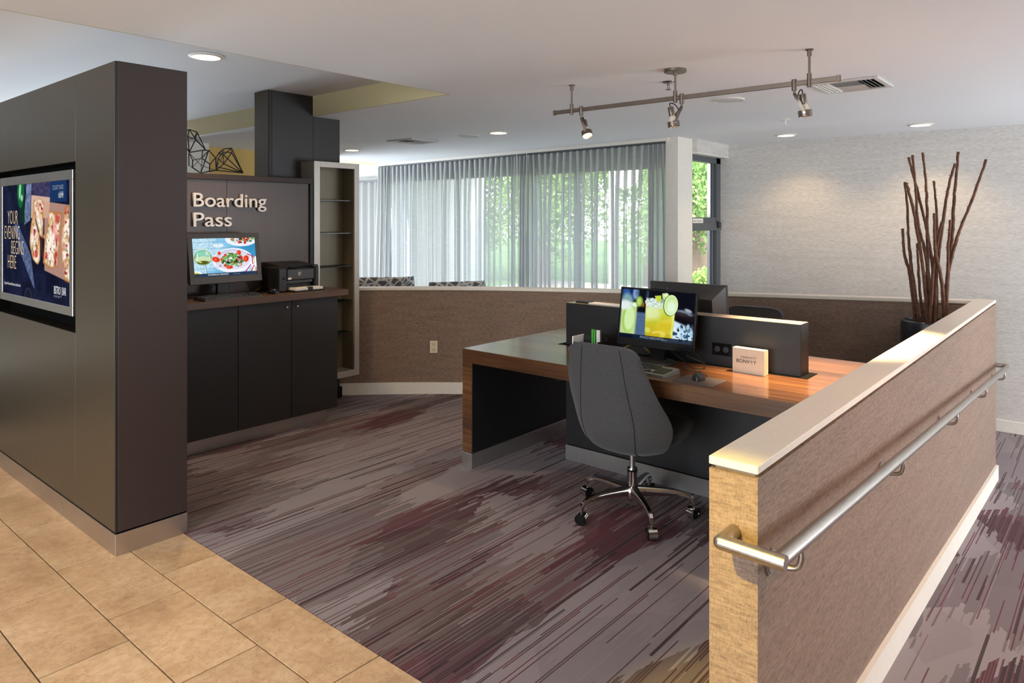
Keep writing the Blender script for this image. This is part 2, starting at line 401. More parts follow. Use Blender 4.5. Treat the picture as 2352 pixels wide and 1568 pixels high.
m_bulbbody = pm('bulb_reflector', srgb(226, 214, 196), .25, var=.03)
m_txtwhite = emit('screen_text_white', (.9, .9, .92, 1), .9)
m_txtcream = emit('screen_text_cream', srgb(240, 214, 170), .9)
m_txtgrey = emit('screen_text_grey', srgb(170, 178, 190), .7)

# ---------------------------------------------------------------- room shell
ZC = 2.495; ZT = 2.67; ZL = -.42
floor_t = struct(MB().prism([(-5, -4), (.72, -4), (.72, .70), (1.662, .70), (1.662, 9), (-5, 9)], -.30, -.008).build('floor', m_grout))
tile_me = MB().rbox(.0028, .2976, .0028, .6047, -.014, 0, .0012).mesh('tile'); tile_me.materials.append(m_tile)
stag = {0: 2.447, 1: 2.655, 2: 2.240}
for i in range(-8, 2):
    x0 = 1.105+.30*i
    k = i % 3; y_off = {0: 2.447, 1: 2.655, 2: 2.851-.61}[k]
    n0 = -4 if i < -1 else -3
    for j in range(-5, 7):
        y0 = y_off+.6075*j
        if y0 > 6.2 or (i >= 0 and y0 < .70) or y0 < -.8: continue
        if i == 1:
            o = bpy.data.objects.new('tile', bpy.data.meshes.get('tile_cut') or tile_me)
            if o.data is tile_me:
                me = MB().rbox(.0028, .2545, .0028, .6047, -.014, 0, .0012).mesh('tile_cut'); me.materials.append(m_tile); o.data = me
        else: o = bpy.data.objects.new('tile', tile_me)
        o.location = (x0, y0, 0); COL.objects.link(o); o.parent = floor_t
# curved low wall line (inner face)
CW = [(3.80, 5.46), (3.92, 5.335), (4.28, 4.98), (4.66, 4.53), (4.94, 4.09), (5.16, 3.69), (5.42, 3.19), (5.745, 2.46), (6.095, 1.63), (6.31, 1.10), (6.435, .81), (6.465, .74)]
def catmull(P, k=4):
    out = []
    for i in range(len(P)-1):
        p0 = P[max(i-1, 0)]; p1 = P[i]; p2 = P[i+1]; p3 = P[min(i+2, len(P)-1)]
        for j in range(k):
            t = j/k
            out.append(tuple(.5*((2*p1[d])+(-p0[d]+p2[d])*t+(2*p0[d]-5*p1[d]+4*p2[d]-p3[d])*t*t+(-p0[d]+3*p1[d]-3*p2[d]+p3[d])*t**3) for d in range(len(p1))))
    out.append(P[-1]); return out
def smooth2(P):
    for _ in range(3):
        P = [P[0]]+[((P[i-1][0]+2*P[i][0]+P[i+1][0])/4, (P[i-1][1]+2*P[i][1]+P[i+1][1])/4) for i in range(1, len(P)-1)]+[P[-1]]
    return P
cwl = smooth2(catmull(CW))
def offset(P, d):
    out = []
    for i, p in enumerate(P):
        a = P[max(i-1, 0)]; b = P[min(i+1, len(P)-1)]
        tx, ty = b[0]-a[0], b[1]-a[1]; l = math.hypot(tx, ty)
        out.append((p[0]-ty/l*d, p[1]+tx/l*d))
    return out
up_poly = [(1.662, .70), (6.47, .70)]+[p for p in reversed(offset(cwl, .05))][1:]+[(3.8, 9), (1.662, 9)]
struct(MB().prism(up_poly, -.40, 0).build('floor', m_carpet))
struct(MB().hexa([(.72, -1.6, -.40), (6.6, -1.6, -.60), (6.6, .69, -.60), (.72, .69, -.40), (.72, -1.6, 0), (6.6, -1.6, ZL), (6.6, .69, ZL), (.72, .69, 0)]).build('floor', m_carpet))
struct(MB().box(.9, 9.4, -4, 14, ZL-.2, ZL-.001).build('floor', m_carpet))

# low ceiling (with the raised tray left open), trays
cl = MB()
cl.box(-5, 8.4, -4, 3.6, ZC, 2.95)
cl.box(3.57, 8.4, 3.6, 8.9, ZC, 2.95)
cl.box(7.3, 9.6, 8.9, 14, ZC, 2.95)
struct(cl.build('ceiling', m_ceiling))
struct(MB().box(-5, 3.57, 3.6, 14, ZT, 2.95).box(3.57, 7.3, 8.9, 14, ZT+.2, 2.95).build('ceiling', m_ceiling))
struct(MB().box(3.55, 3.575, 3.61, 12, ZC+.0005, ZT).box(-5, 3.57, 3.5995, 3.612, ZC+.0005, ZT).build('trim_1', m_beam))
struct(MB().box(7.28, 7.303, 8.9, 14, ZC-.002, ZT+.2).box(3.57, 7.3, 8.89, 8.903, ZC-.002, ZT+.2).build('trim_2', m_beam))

# outer walls
struct(MB().box(8.146, 8.35, -4, 3.66, ZL, ZC).build('wall_right', m_greypaper))
struct(MB().rbox(8.128, 8.146, -4, 3.55, ZL, ZL+.115, .003).build('baseboard_right', m_white))
struct(MB().box(-5, 8.4, -4.2, -4, -.5, 2.9).build('wall_front', m_greypaper))
struct(MB().box(-5.2, -5, -4.2, 14, -.5, 2.9).build('wall_left', m_greypaper))
struct(MB().box(-5.2, 9.6, 14, 14.2, -.5, 2.9).build('wall_back', m_greypaper))
struct(MB().box(3.6, 4.03, 8.1, 8.5, ZL, ZC).build('wall_corner', m_white))
struct(MB().box(4.03, 5.9, 8.47, 8.6, ZL, ZC).build('wall_yellow', m_yellow))

# half wall along the ramp
HX0, HX1, HY0, HY1 = 1.762, 6.625, .680, .810
struct(MB().box(HX0, HX1, HY0, HY1, -.5, .944).build('wall_ramp', m_taupe))
wr = bpy.data.objects['wall_ramp']
MB().box(HX0+.012, HX1-.012, HY0+.012, HY1-.012, .944, .955).build('cap_reveal', m_capreveal, wr)
MB().rbox(HX0-.001, HX1+.002, HY0-.001, HY1+.001, .954, .976, .002).build('cap', m_cap, wr)
bb = MB(); bb.hexa([(HX0, .662, -.076-.02), (HX1, .662, -.425), (HX1, .68, -.425), (HX0, .68, -.096), (HX0, .662, .04), (HX1, .662, -.308), (HX1, .68, -.308), (HX0, .68, .04)])
struct(bb.build('baseboard_ramp', m_white))
# curved low wall
def strip(line_in, line_out, z0, z1):
    return MB().prism(list(line_in)+list(reversed(line_out)), z0, z1)
def ribbon(A, B, z0, z1):
    m = MB(); n = len(A)
    for i in range(n-1):
        m.hexa([(*A[i], z0), (*A[i+1], z0), (*B[i+1], z0), (*B[i], z0), (*A[i], z1), (*A[i+1], z1), (*B[i+1], z1), (*B[i], z1)])
    return m
cwi = cwl; cwo = offset(cwl, .127)
struct(ribbon(cwi, cwo, ZL, .940).build('wall_curved', m_taupe, smooth=30))
wc = bpy.data.objects['wall_curved']
ribbon(offset(cwl, .012), offset(cwl, .115), .940, .953).build('cap_reveal', m_capreveal, wc)
ribbon(offset(cwl, -.006), offset(cwl, .133), .952, .9752).build('cap', m_cap, wc)
struct(ribbon(offset(cwl, -.016), offset(cwl, .0), 0, .105).build('baseboard_curved', m_white))

# ---------------------------------------------------------------- windows
# white post between the curtain wall and the narrow window
struct(MB().box(6.955, 7.30, 3.555, 3.70, ZL, ZC).build('trim_3', m_white))
struct(MB().box(7.30, 8.146, 3.50, 3.72, 2.345, ZC).build('wall_header', m_greypaper))
struct(MB().box(7.30, 8.146, 3.50, 3.66, 2.335, 2.345).build('trim_4', m_white))
# long glazed wall behind the sheers
GX = 7.42
win1 = struct(MB().box(GX-.04, GX+.06, 3.66, 9.0, 2.20, ZC).box(GX-.03, GX+.04, 3.66, 9.0, ZL, ZL+.16).build('window_1', m_winframe))
for yy in (3.70, 5.20, 5.9, 7.35, 8.93):
    MB().box(GX-.03, GX+.03, yy-.035, yy+.035, ZL+.16, 2.20).build('mullion', m_winframe, win1)
ys = (3.735, 5.165, 5.235, 5.865, 5.935, 7.315, 7.385, 8.895)
for a in range(0, 8, 2):
    MB().box(GX-.004, GX+.004, ys[a], ys[a+1], ZL+.16, 2.20).build('pane', m_glass, win1)
# narrow window in the corner
WY = 3.60
win2 = MB()
win2.box(8.035, 8.146, WY, WY+.08, ZL+.1, 2.335).box(7.25, 8.146, WY, WY+.08, 2.27, 2.335).box(7.25, 7.30, WY, WY+.08, ZL+.1, 2.335).box(7.25, 8.146, WY-.01, WY+.08, 1.47, 1.56).box(7.25, 8.146, WY+.005, WY+.08, 1.56, 1.625).box(7.25, 8.146, WY, WY+.08, ZL, ZL+.12)
win2 = struct(win2.build('window_2', m_winframe))
MB().box(7.30, 8.035, WY+.03, WY+.036, 1.625, 2.27).build('pane', m_glass, win2)
MB().box(7.30, 8.035, WY+.03, WY+.036, ZL+.12, 1.47).build('pane', m_glass, win2)
MB().rbox(7.95, 7.975, WY+.01, WY+.04, 1.625, 2.27, .003).build('sash_bar', m_winframe, win2)
MB().rbox(7.93, 7.962, WY+.01, WY+.04, ZL+.12, 1.47, .003).build('sash_bar', m_winframe, win2)
MB().rbox(8.02, 8.075, WY-.035, WY-.008, 1.50, 1.575, .006).build('latch', m_gloss, win2)
lb = MB().rbox(7.40, 7.66, WY-.004, WY+.004, 1.555, 1.612, .001).build('window_label', m_paper)
tag(lb, 'small white label with lettering on the dark bar of the narrow window', 'label')
text_obj('lettering', 'NOT A FIRE EXIT', .034, m_winframe, face_minus_y(7.415, WY-.0055, 1.571), lb, xs=.86)
# far window bay beyond the second tray
struct(MB().box(9.55, 9.7, 8.9, 14, ZL, ZC).build('wall_bay', m_white))
# ---------------------------------------------------------------- recessed downlights
def downlight(x, y, z, r, label, watts, col=WARM, spot=2.2, group=None):
    t = thing('recessed_downlight', label, 'ceiling light', (x, y, z), group=group)
    MB().lathe([(r*1.28, 0), (r*1.28, -.006), (r*1.02, -.010), (r*.98, -.004), (r*.98, 0)], 32).build('trim_ring', m_white, t, 30)
    MB().lathe([(r*.98, -.003), (.0, -.003)], 32).build('diffuser', m_lampglow, t)
    if watts:
        l = lamp('downlight_lamp', 'SPOT', (x, y, z-.03), (x, y, 0), watts, col, spot_size=spot, spot_blend=.6, shadow_soft_size=.06)
    return t
downlight(2.23, 4.52, ZT, .085, 'round glowing downlight in the raised ceiling above the brown column', 60)
downlight(5.44, 4.80, ZC, .085, 'round downlight in the low ceiling above the long sheer curtain', 22)
downlight(5.58, 7.43, ZC, .085, 'small downlight in the ceiling right of the dark pillar', 22)
downlight(7.566, 1.363, ZC, .085, 'downlight in the ceiling above the grey wall on the right', 26)
downlight(7.579, 2.619, ZC, .085, 'downlight in the ceiling close to the narrow corner window', 22)
# unseen lobby downlights over the tile, and warm fill ones added over the ramp
for i, (x, y, wv, c, lab_) in enumerate(((.35, 1.5, 60, AMBER, 'downlight over the tiles nearest the viewer'), (.35, 2.9, 60, AMBER, 'downlight over the tiles in front of the media column'), (-.15, 4.7, 90, (1, .60, .24), 'downlight beside the lit advertising screen'), (-1.6, 3.0, 40, AMBER, 'downlight far left over the lobby tiles'), (3.0, -.9, 150, (1, .60, .34), 'added fill downlight over the upper part of the ramp'), (5.6, -.9, 105, (1, .60, .34), 'added fill downlight over the foot of the ramp'))):
    downlight(x, y, ZC if y < 3.6 else ZT, .085, lab_+', out of the frame', wv, c)

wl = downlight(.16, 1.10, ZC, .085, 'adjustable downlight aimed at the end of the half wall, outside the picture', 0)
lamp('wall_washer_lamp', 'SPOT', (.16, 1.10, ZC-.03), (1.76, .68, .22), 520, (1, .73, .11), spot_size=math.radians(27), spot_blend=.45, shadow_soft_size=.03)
# ---------------------------------------------------------------- ceiling fittings
def diffuser(x, y, label, group=None):
    t = thing('ceiling_vent', label, 'vent', (x, y, ZC), group=group)
    a = .212
    f = MB()
    for (x0, x1, y0, y1) in ((-a, a, a-.03, a), (-a, a, -a, -a+.03), (-a, -a+.03, -a+.03, a-.03), (a-.03, a, -a+.03, a-.03)):
        f.rbox(x0, x1, y0, y1, -.012, 0, .003)
    f.build('frame', m_ventwhite, t)
    MB().box(-a+.03, a-.03, -a+.03, a-.03, -.001, 0).build('duct_opening', m_dark, t)
    b = a-.032
    def slat(p, q, n, tilt):
        d = (Vector(q)-Vector(p)); s_ = Vector(n)
        o = s_*tilt
        m = MB().hexa([Vector(p), Vector(q), Vector(q)+o, Vector(p)+o, Vector(p)+Vector((0, 0, .0015)), Vector(q)+Vector((0, 0, .0015)), Vector(q)+o+Vector((0, 0, .0015)), Vector(p)+o+Vector((0, 0, .0015))])
        m.build('slat', m_ventwhite, t)
    for i in range(4):      # side sections run along x, centre section along y
        yy = b-.012-.026*i
        slat((-b, yy, -.003), (b, yy, -.003), (0, .72, -.5), .022)
        slat((-b, -yy, -.003), (b, -yy, -.003), (0, -.72, -.5), .022)
    for i in range(5):
        xx = b-.014-.036*i
        slat((xx, -b+.10, -.003), (xx, b-.10, -.003), (.7, 0, -.5), .026)
        slat((-xx, -b+.10, -.003), (-xx, b-.10, -.003), (-.7, 0, -.5), .026)
    return t
diffuser(5.03, 1.315, 'square louvered air vent in the ceiling beside the right end of the light track')
diffuser(5.40, 6.06, 'square louvered air vent in the ceiling left of the round speaker above the curtains')
def speaker(x, y, label):
    t = thing('ceiling_speaker', label, 'speaker', (x, y, ZC))
    MB().lathe([(.118, 0), (.118, -.004), (.108, -.010), (.100, -.007)], 36).build('rim', m_white, t, 30)
    MB().lathe([(.100, -.007), (.06, -.010), (0, -.011)], 36).build('grille', pm('speaker_grille', srgb(206, 208, 208), .6, scale=300, var=.2), t, 40)
speaker(5.46, 5.237, 'flat round ceiling speaker next to a downlight above the curtains')
speaker(5.067, 2.177, 'flat round ceiling speaker seen just below the light track')
def sprinkler(x, y, label, mat, plate):
    t = thing('fire_sprinkler', label, 'sprinkler', (x, y, ZC))
    MB().lathe([(.042, 0), (.040, -.005), (.016, -.008), (0, -.008)], 24).build('escutcheon', plate, t, 40)
    b = MB().cyl((0, 0, -.006), (0, 0, -.022), .009, n=12)
    for s in (-1, 1): b.tube([(s*.007, 0, -.02), (s*.013, 0, -.034), (s*.004, 0, -.048)], .0025, 6)
    b.build('body', mat, t, 40)
    MB().lathe([(.0, -.048), (.019, -.049), (.019, -.0515), (0, -.053)], 16).build('deflector', mat, t, 30)
sprinkler(4.157, 2.193, 'dark bronze fire sprinkler behind the middle stem of the light track', m_bronze, m_gloss)
sprinkler(6.388, 2.215, 'white fire sprinkler hanging from the ceiling behind the right spotlight', m_white, m_white)

# ---------------------------------------------------------------- track light
TX = 3.84
tr = thing('track_rail', 'long bronze monorail light track hung from the ceiling over the desk', 'light track', (TX, 1.98, ZC))
MB().rbox(TX-.006, TX+.006, 1.06, 2.872, 2.310, 2.337, .002).build('bar', m_bronze, tr, world=True)
for yy in (1.052, 2.866): MB().rbox(TX-.009, TX+.009, yy, yy+.02, 2.307, 2.340, .002).build('end_cap', m_bronze, tr, world=True)
for yy, big in ((2.735, 0), (1.98, 1), (1.207, 0)):
    MB().cyl((TX, yy, 2.36), (TX, yy, ZC-.004), .0062, n=12).build('stem', m_bronze, tr, 40, world=True)
    MB().cyl((TX, yy, 2.297), (TX, yy, 2.368), .0125, n=16).cyl((TX, yy, 2.318), (TX, yy, 2.321), .0132, n=16).build('coupler', m_bronze, tr, 40, world=True)
    r = .066 if big else .021
    MB().lathe([(0, 0), (r, 0), (r, -.016 if big else -.004), (r-.003, -.019 if big else -.006), (0, -.019 if big else -.006)], 32, (TX, yy, ZC)).build('canopy', m_bronze, tr, 40, world=True)
    MB().cyl((TX, yy, ZC-.005), (TX, yy, ZC-.036), .0115, n=14).build('collar', m_bronze, tr, 40, world=True)
def track_head(y0, ring, axis, side, label, watts, aim, cone=62):
    t = thing('track_spotlight', label, 'spotlight', (TX, y0, 2.32))
    w_ = dict(world=True)
    MB().cyl((TX, y0, 2.286), (TX, y0, 2.346), .0135, n=18).build('mount', m_bronze, t, 40, **w_)
    MB().cyl((TX, y0, 2.27), (TX, y0, 2.287), .006, n=12).build('pivot', m_bronze, t, 40, **w_)
    ax = Vector(axis).normalized(); c = Vector(ring); s_ = Vector(side)
    s_ = (s_-ax*s_.dot(ax)).normalized()
    a = c-ax*.004; b = c+ax*.026      # ring from back to front
    # lens ring (open tube)
    q = Vector((0, 0, 1)).rotation_difference(ax).to_matrix().to_4x4()
    Mr = Matrix.Translation(c) @ q
    MB().lathe([(.0310, -.014), (.0355, -.014), (.0355, .018), (.0325, .020), (.0310, .015), (.0310, -.014)], 28).xf(Mr).build('lens_ring', m_bronze, t, 40, **w_)
    MB().lathe([(.0308, .010), (.015, .0125), (0, .013)], 24).xf(Mr).build('lens', m_bulbglow, t, 40, **w_)
    bulb = MB().lathe([(.0306, -.004), (.0270, -.018), (.0175, -.040), (.0135, -.050)], 24).xf(Mr).build('bulb', m_bulbbody, t, 40, **w_)
    MB().lathe([(0, -.046), (.0160, -.046), (.0175, -.050), (.0175, -.098), (.0160, -.101), (0, -.101)], 20).xf(Mr).build('lamp_holder', m_bronze, t, 40, **w_)
    top = Vector((TX, y0, 2.272))
    for sgn in (-1, 1):
        e = c+s_*sgn*.0375
        mid = (top*.45+e*.55)+s_*sgn*.012-ax*.004+Vector((0, 0, .004))
        bow = (top*.8+e*.2)+s_*sgn*.012
        pts = [top, bow, mid, e]
        pts = catmull([tuple(p) for p in pts], 5)
        P = []
        for i, p in enumerate(pts):
            p = Vector(p); d = Vector(pts[min(i+1, len(pts)-1)])-Vector(pts[max(i-1, 0)]); d.normalize()
            n = d.cross(s_).normalized()*.0075
            P.append((p-n, p+n))
        m = MB(); th = s_*sgn*.0016
        for i in range(len(P)-1):
            m.hexa([P[i][0], P[i][1], P[i+1][1], P[i+1][0], P[i][0]+th, P[i][1]+th, P[i+1][1]+th, P[i+1][0]+th])
        m.build('yoke_arm', m_bronze, t, **w_)
        MB().cyl(e, e+s_*sgn*.006, .005, n=10).build('pivot_screw', m_chrome, t, 40, **w_)
    back = c-ax*.101
    pts = catmull([tuple(back), tuple(back-ax*.022), tuple(back*.6+top*.4+Vector((0, 0, .012))), tuple(top*.7+c*.3), tuple(top*.5+c*.5+s_*.008)], 5)
    MB().tube(pts, .0032, 7).build('cable', m_cable, t, 60, **w_)
    if watts:
        lamp('track_lamp', 'SPOT', c+ax*.03, aim, watts, (1, .68, .36), spot_size=math.radians(cone), spot_blend=.75, shadow_soft_size=.02)
def axis_to(a, b): return (Vector(b)-Vector(a))
track_head(2.659, (TX+.012, 2.622, 2.166), (-.26, -.44, -1.0), (.9, .35, 0), 'leftmost of the three bronze spotlights on the track, tilted toward the viewer', 34, (3.9, 3.9, .2), 110)
track_head(1.938, (TX-.030, 1.976, 2.168), (.08, -.16, -1.0), (.72, .68, 0), 'middle bronze spotlight on the track, below the round canopy', 14, (3.7, 1.5, .7))
track_head(1.285, (TX+.037, 1.241, 2.168), (.10, -.10, -1.0), (.97, .20, 0), 'rightmost bronze spotlight on the track, near the ceiling vent', 760, (3.95, 1.12, .76))

# ---------------------------------------------------------------- brown media column with recessed screen
CX0, CX1, CY0, CZ = 1.335, 1.676, 3.600, 2.355
col = thing('media_column', 'tall brown laminate column with bronze side and a recessed screen', 'column', (CX0, CY0, 0))
Y0, Y1, Z0, Z1 = 4.125, 5.560, 1.006, 1.905     # opening
m = MB().box(CX0+.085, CX1, CY0+.012, 6.4, .104, CZ).box(CX0+.02, CX0+.085, CY0+.012, Y0, .104, CZ).box(CX0+.02, CX0+.085, Y1, 6.4, .104, CZ).box(CX0+.02, CX0+.085, Y0, Y1, .104, Z0).box(CX0+.02, CX0+.085, Y0, Y1, Z1, CZ)
m.build('core', m_brownlam, col, world=True)
MB().rbox(CX0+.012, CX1, CY0, CY0+.012, .112, CZ, .001).build('front_panel', m_brownlam, col, world=True)
MB().box(CX0+.001, CX0+.014, CY0+.001, CY0+.012, .112, CZ-.001).build('edge_band', m_black, col, world=True)
# bronze side panels around the opening
def side(y0, y1, z0, z1, n='side_panel'): MB().rbox(CX0, CX0+.02, y0, y1, z0, z1, .0008).build(n, m_olivelam, col, world=True)
side(CY0+.012, Y0, .112, CZ)
side(Y0+.002, Y1, Z1, CZ); side(Y0+.002, Y1, .112, Z0); side(Y1+.002, 6.4, .112, CZ)
bx = MB(); bx.box(CX0+.080, CX0+.0852, Y0, Y1, Z0, Z1).box(CX0+.001, CX0+.08, Y0, Y0+.003, Z0, Z1).box(CX0+.001, CX0+.08, Y1-.003, Y1, Z0, Z1).box(CX0+.001, CX0+.08, Y0, Y1, Z0, Z0+.003).box(CX0+.001, CX0+.08, Y0, Y1, Z1-.003, Z1)
bx.build('recess_back', m_dark, col, world=True)
MB().box(CX0+.008, CX1-.001, CY0+.006, 6.39, .098, .113).build('shadow_gap', m_dark, col, world=True)
MB().rbox(CX0-.001, CX1+.001, CY0-.001, 6.4, 0, .103, .001).build('steel_base', m_kickbase, col, world=True)
# the flat screen sitting in the recess
tv = thing('wall_screen', 'large lit advertising screen in a silver frame set in the column', 'screen', (CX0+.02, 4.83, 1.47))
TY0, TY1, TZ0, TZ1 = 4.186, 5.494, 1.086, 1.866
SY0, SY1, SZ0, SZ1 = 4.235, 5.445, 1.133, 1.813
xf_ = CX0+.006
MB().rbox(xf_+.012, CX0+.0795, TY0+.01, TY1-.01, TZ0+.01, TZ1-.01, .003).build('housing', m_plastic, tv, world=True)
for (a, b, c, d) in ((TY0, TY1, SZ1, TZ1), (TY0, TY1, TZ0, SZ0), (TY0, SY0, SZ0, SZ1), (SY1, TY1, SZ0, SZ1)):
    MB().rbox(xf_, xf_+.022, a, b, c, d, .002).build('bezel', m_alu, tv, world=True)

# ---- pictures shown on screens are painted into fine grids of vertex colours
class Pic:
    def __init__(s, w_, h_, bgc):
        s.w, s.h = w_, h_; s.a = np.ones((h_, w_, 3))*np.array(bgc)/255.
        s.U, s.V = np.meshgrid((np.arange(w_)+.5)/w_, (np.arange(h_)+.5)/h_); s.asp = w_/h_
    def put(s, m, c, al=1.0):
        m = np.clip(m, 0, 1)[..., None]*al; s.a = s.a*(1-m)+np.array(c)/255.*m
    def ell(s, u, v, ru, rv, rot=0, soft=.03):
        x = (s.U-u)*s.asp; y = s.V-v; c, n = math.cos(rot), math.sin(rot)
        d = np.sqrt(((x*c+y*n)/(ru*s.asp))**2+((-x*n+y*c)/rv)**2); return np.clip((1-d)/soft+.5, 0, 1)
    def poly(s, P, soft=.006):
        m = np.ones_like(s.U); n = len(P)
        A = sum((P[i][0]*P[(i+1) % n][1]-P[(i+1) % n][0]*P[i][1]) for i in range(n))
        for i in range(n):
            x0, y0 = P[i]; x1, y1 = P[(i+1) % n]; L = math.hypot(x1-x0, y1-y0)+1e-9
            d = ((x1-x0)*(s.V-y0)-(y1-y0)*(s.U-x0))/L*(1 if A > 0 else -1); m = m*np.clip(d/soft+.5, 0, 1)
        return m
    def line(s, P, wd, soft=.004):
        m = np.zeros_like(s.U)
        for (x0, y0), (x1, y1) in zip(P[:-1], P[1:]):
            ax, ay = (x1-x0)*s.asp, y1-y0; L2 = ax*ax+ay*ay+1e-9
            t = np.clip(((s.U-x0)*s.asp*ax+(s.V-y0)*ay)/L2, 0, 1)
            d = np.hypot((s.U-x0)*s.asp-t*ax, s.V-y0-t*ay); m = np.maximum(m, np.clip((wd-d)/soft+.5, 0, 1))
        return m
    def noise(s, n, seed=0):
        r = np.random.RandomState(seed); nx = int(n*s.asp)+3; ny = n+3; g = r.rand(ny, nx)
        x = s.U*(nx-2); y = s.V*(ny-2); ix = x.astype(int); iy = y.astype(int); fx = x-ix; fy = y-iy
        fx = fx*fx*(3-2*fx); fy = fy*fy*(3-2*fy)
        return (g[iy, ix]*(1-fx)+g[iy, ix+1]*fx)*(1-fy)+(g[iy+1, ix]*(1-fx)+g[iy+1, ix+1]*fx)*fy
    def mul(s, f): s.a = np.clip(s.a*f[..., None], 0, 1)
    def obj(s, name, mat, place, parent):
        """place(u, v) -> xyz arrays"""
        h, w_ = s.h, s.w
        uu, vv = np.meshgrid(np.linspace(0, 1, w_+1), np.linspace(0, 1, h+1))
        x, y, z = place(uu, vv); co = np.stack([x, y, z], -1).reshape(-1, 3)
        i = np.arange(h)[:, None]*(w_+1)+np.arange(w_)[None, :]
        q = np.stack([i, i+1, i+w_+2, i+w_+1], -1).reshape(-1, 4)
        me = bpy.data.meshes.new(name); me.vertices.add(len(co)); me.vertices.foreach_set('co', co.astype(np.float32).ravel())
        me.loops.add(q.size); me.loops.foreach_set('vertex_index', q.astype(np.int32).ravel())
        me.polygons.add(len(q)); me.polygons.foreach_set('loop_start', np.arange(0, q.size, 4, dtype=np.int32))
        me.update(calc_edges=True)
        lin = np.where(s.a <= .04045, s.a/12.92, ((s.a+.055)/1.055)**2.4)
        lin = np.repeat(lin.reshape(-1, 3), 4, axis=0); lin = np.concatenate([lin, np.ones((len(lin), 1))], 1)
        at = me.color_attributes.new('Col', 'FLOAT_COLOR', 'CORNER'); at.data.foreach_set('color', lin.astype(np.float32).ravel())
        me.materials.append(mat); me.validate()
        o = bpy.data.objects.new(name, me); COL.objects.link(o); o.parent = parent; return o

m_screen = vertex_screen('lit_screen_picture', .95)
rs = np.random.RandomState(3)
# bread picture
P = Pic(360, 202, (24, 28, 50))
n1 = P.noise(9, 1); n2 = P.noise(40, 2); n3 = P.noise(90, 5)
P.mul(.6+.5*n1+.35*n3)
P.put(P.poly([(.36, 0), (.80, 0), (.66, .25), (.44, .22)])*(.4+.6*n2), (92, 84, 124), .8)     # purple cloth
P.put(P.poly([(.40, .0), (.47, .0), (.45, .32), (.36, .36), (.35, .30)])*(.5+.5*n2), (150, 176, 214), .8)  # blue cloth
P.put(P.poly([(.20, .36), (.40, .33), (.46, .62), (.70, .93), (.68, 1.0), (.50, .90), (.30, .62)])*(.55+.45*n2), (126, 146, 190), .75)  # denim
P.put(P.poly([(.27, .05), (.345, .05), (.37, .34), (.30, .34)]), (16, 52, 36), .9)
P.put(P.ell(.300, .06, .055, .15), (22, 96, 56)); P.put(P.ell(.29, .05, .018, .08, .2, .4), (150, 224, 170), .9); P.put(P.ell(.318, .12, .02, .03, 0, .5), (210, 240, 210), .7)
# wooden board
bd = P.poly([(.29, .335), (.46, .385), (.47, .10), (.72, .12), (1.0, .18), (1.0, .86), (.72, .80), (.56, .72), (.45, .60), (.44, .43), (.29, .40)])
P.put(bd, (150, 104, 78)); P.put(bd*P.noise(26, 7), (196, 150, 116), .6)
P.put(P.poly([(.47, .10), (.74, .13), (.72, .30), (.46, .30)]), (222, 186, 164), .9)
P.put(P.poly([(.66, .16), (1, .2), (1, .70), (.95, .80), (.66, .74)]), (208, 160, 138), .8)
def bread(Pl, seed):
    m_ = P.poly(Pl, .012); P.put(m_, (176, 112, 56)); cx_ = sum(p[0] for p in Pl)/len(Pl); cy_ = sum(p[1] for p in Pl)/len(Pl)
    inn = P.poly([(cx_+(p[0]-cx_)*.84, cy_+(p[1]-cy_)*.93) for p in Pl], .03)
    sm = lambda k, sd, th: np.clip((P.noise(k, sd)-th)*5, 0, 1)
    P.put(inn, (232, 200, 160)); P.put(inn*sm(30, seed, .55), (128, 104, 50), .6); P.put(inn*sm(14, seed+1, .42), (252, 242, 230), .9)
    P.put(inn*sm(34, seed+5, .62), (190, 120, 80), .5)
    P.put(inn*sm(12, seed+2, .62), (190, 66, 62), .85); P.put(inn*sm(16, seed+3, .68), (236, 170, 160), .8); P.put(inn*sm(26, seed+4, .74), (140, 24, 30), .9); P.put(inn*sm(40, seed+6, .74), (96, 92, 40), .7)
bread([(.50, .15), (.60, .13), (.655, .17), (.64, .45), (.61, .46), (.50, .23)], 11)
bread([(.46, .36), (.50, .24), (.60, .50), (.60, .66), (.565, .70), (.49, .66), (.44, .52)], 21)
bread([(.73, .24), (.90, .26), (.84, .70), (.74, .72), (.64, .68), (.67, .46)], 31)
bread([(.93, .22), (1.02, .18), (1.02, .82), (.93, .80), (.88, .56)], 41)
P.put(P.poly([(.595, .45), (.63, .47), (.65, .66), (.62, .62)]), (92, 40, 26), .8)
P.put(P.ell(.42, 1.0, .06, .09), (44, 50, 66), .8); P.put(P.ell(.42, 1.0, .045, .07), (26, 28, 44), .9)
P.put(P.poly([(.74, .0), (.955, .0), (.955, .17), (.74, .17)], .003), (26, 52, 96)); P.a = np.clip(P.a, 0, 1)
tv_x = xf_+.004
P.obj('screen_picture', m_screen, lambda u, v: (np.full_like(u, tv_x)-tv.location.x, SY1+(SY0-SY1)*u-tv.location.y, SZ1+(SZ0-SZ1)*v-tv.location.z), tv)
def tvt(txt, u, v, size, mat, **kw):
    M_ = face_minus_x(tv_x-.0015-tv.location.x, SY1+(SY0-SY1)*u-tv.location.y, SZ1+(SZ0-SZ1)*v-tv.location.z)
    return text_obj('lettering', txt, size, mat, M_, tv, **kw)
for tx, u, v in (('YOUR', .085, .355), ('EVENING', .03, .495), ('BEGINS', .145, .630), ('HERE', .085, .765)):
    tvt(tx, u, v, .125, m_txtcream, xs=.62, bold=-.0022)
tvt('COURTYARD', .775, .070, .036, m_txtgrey, xs=.74, spacing=1.15); tvt('BY MARRIOTT', .868, .098, .013, m_txtgrey, xs=.8)
tvt('1:00 PM', .852, .138, .040, m_txtwhite, xs=.62)
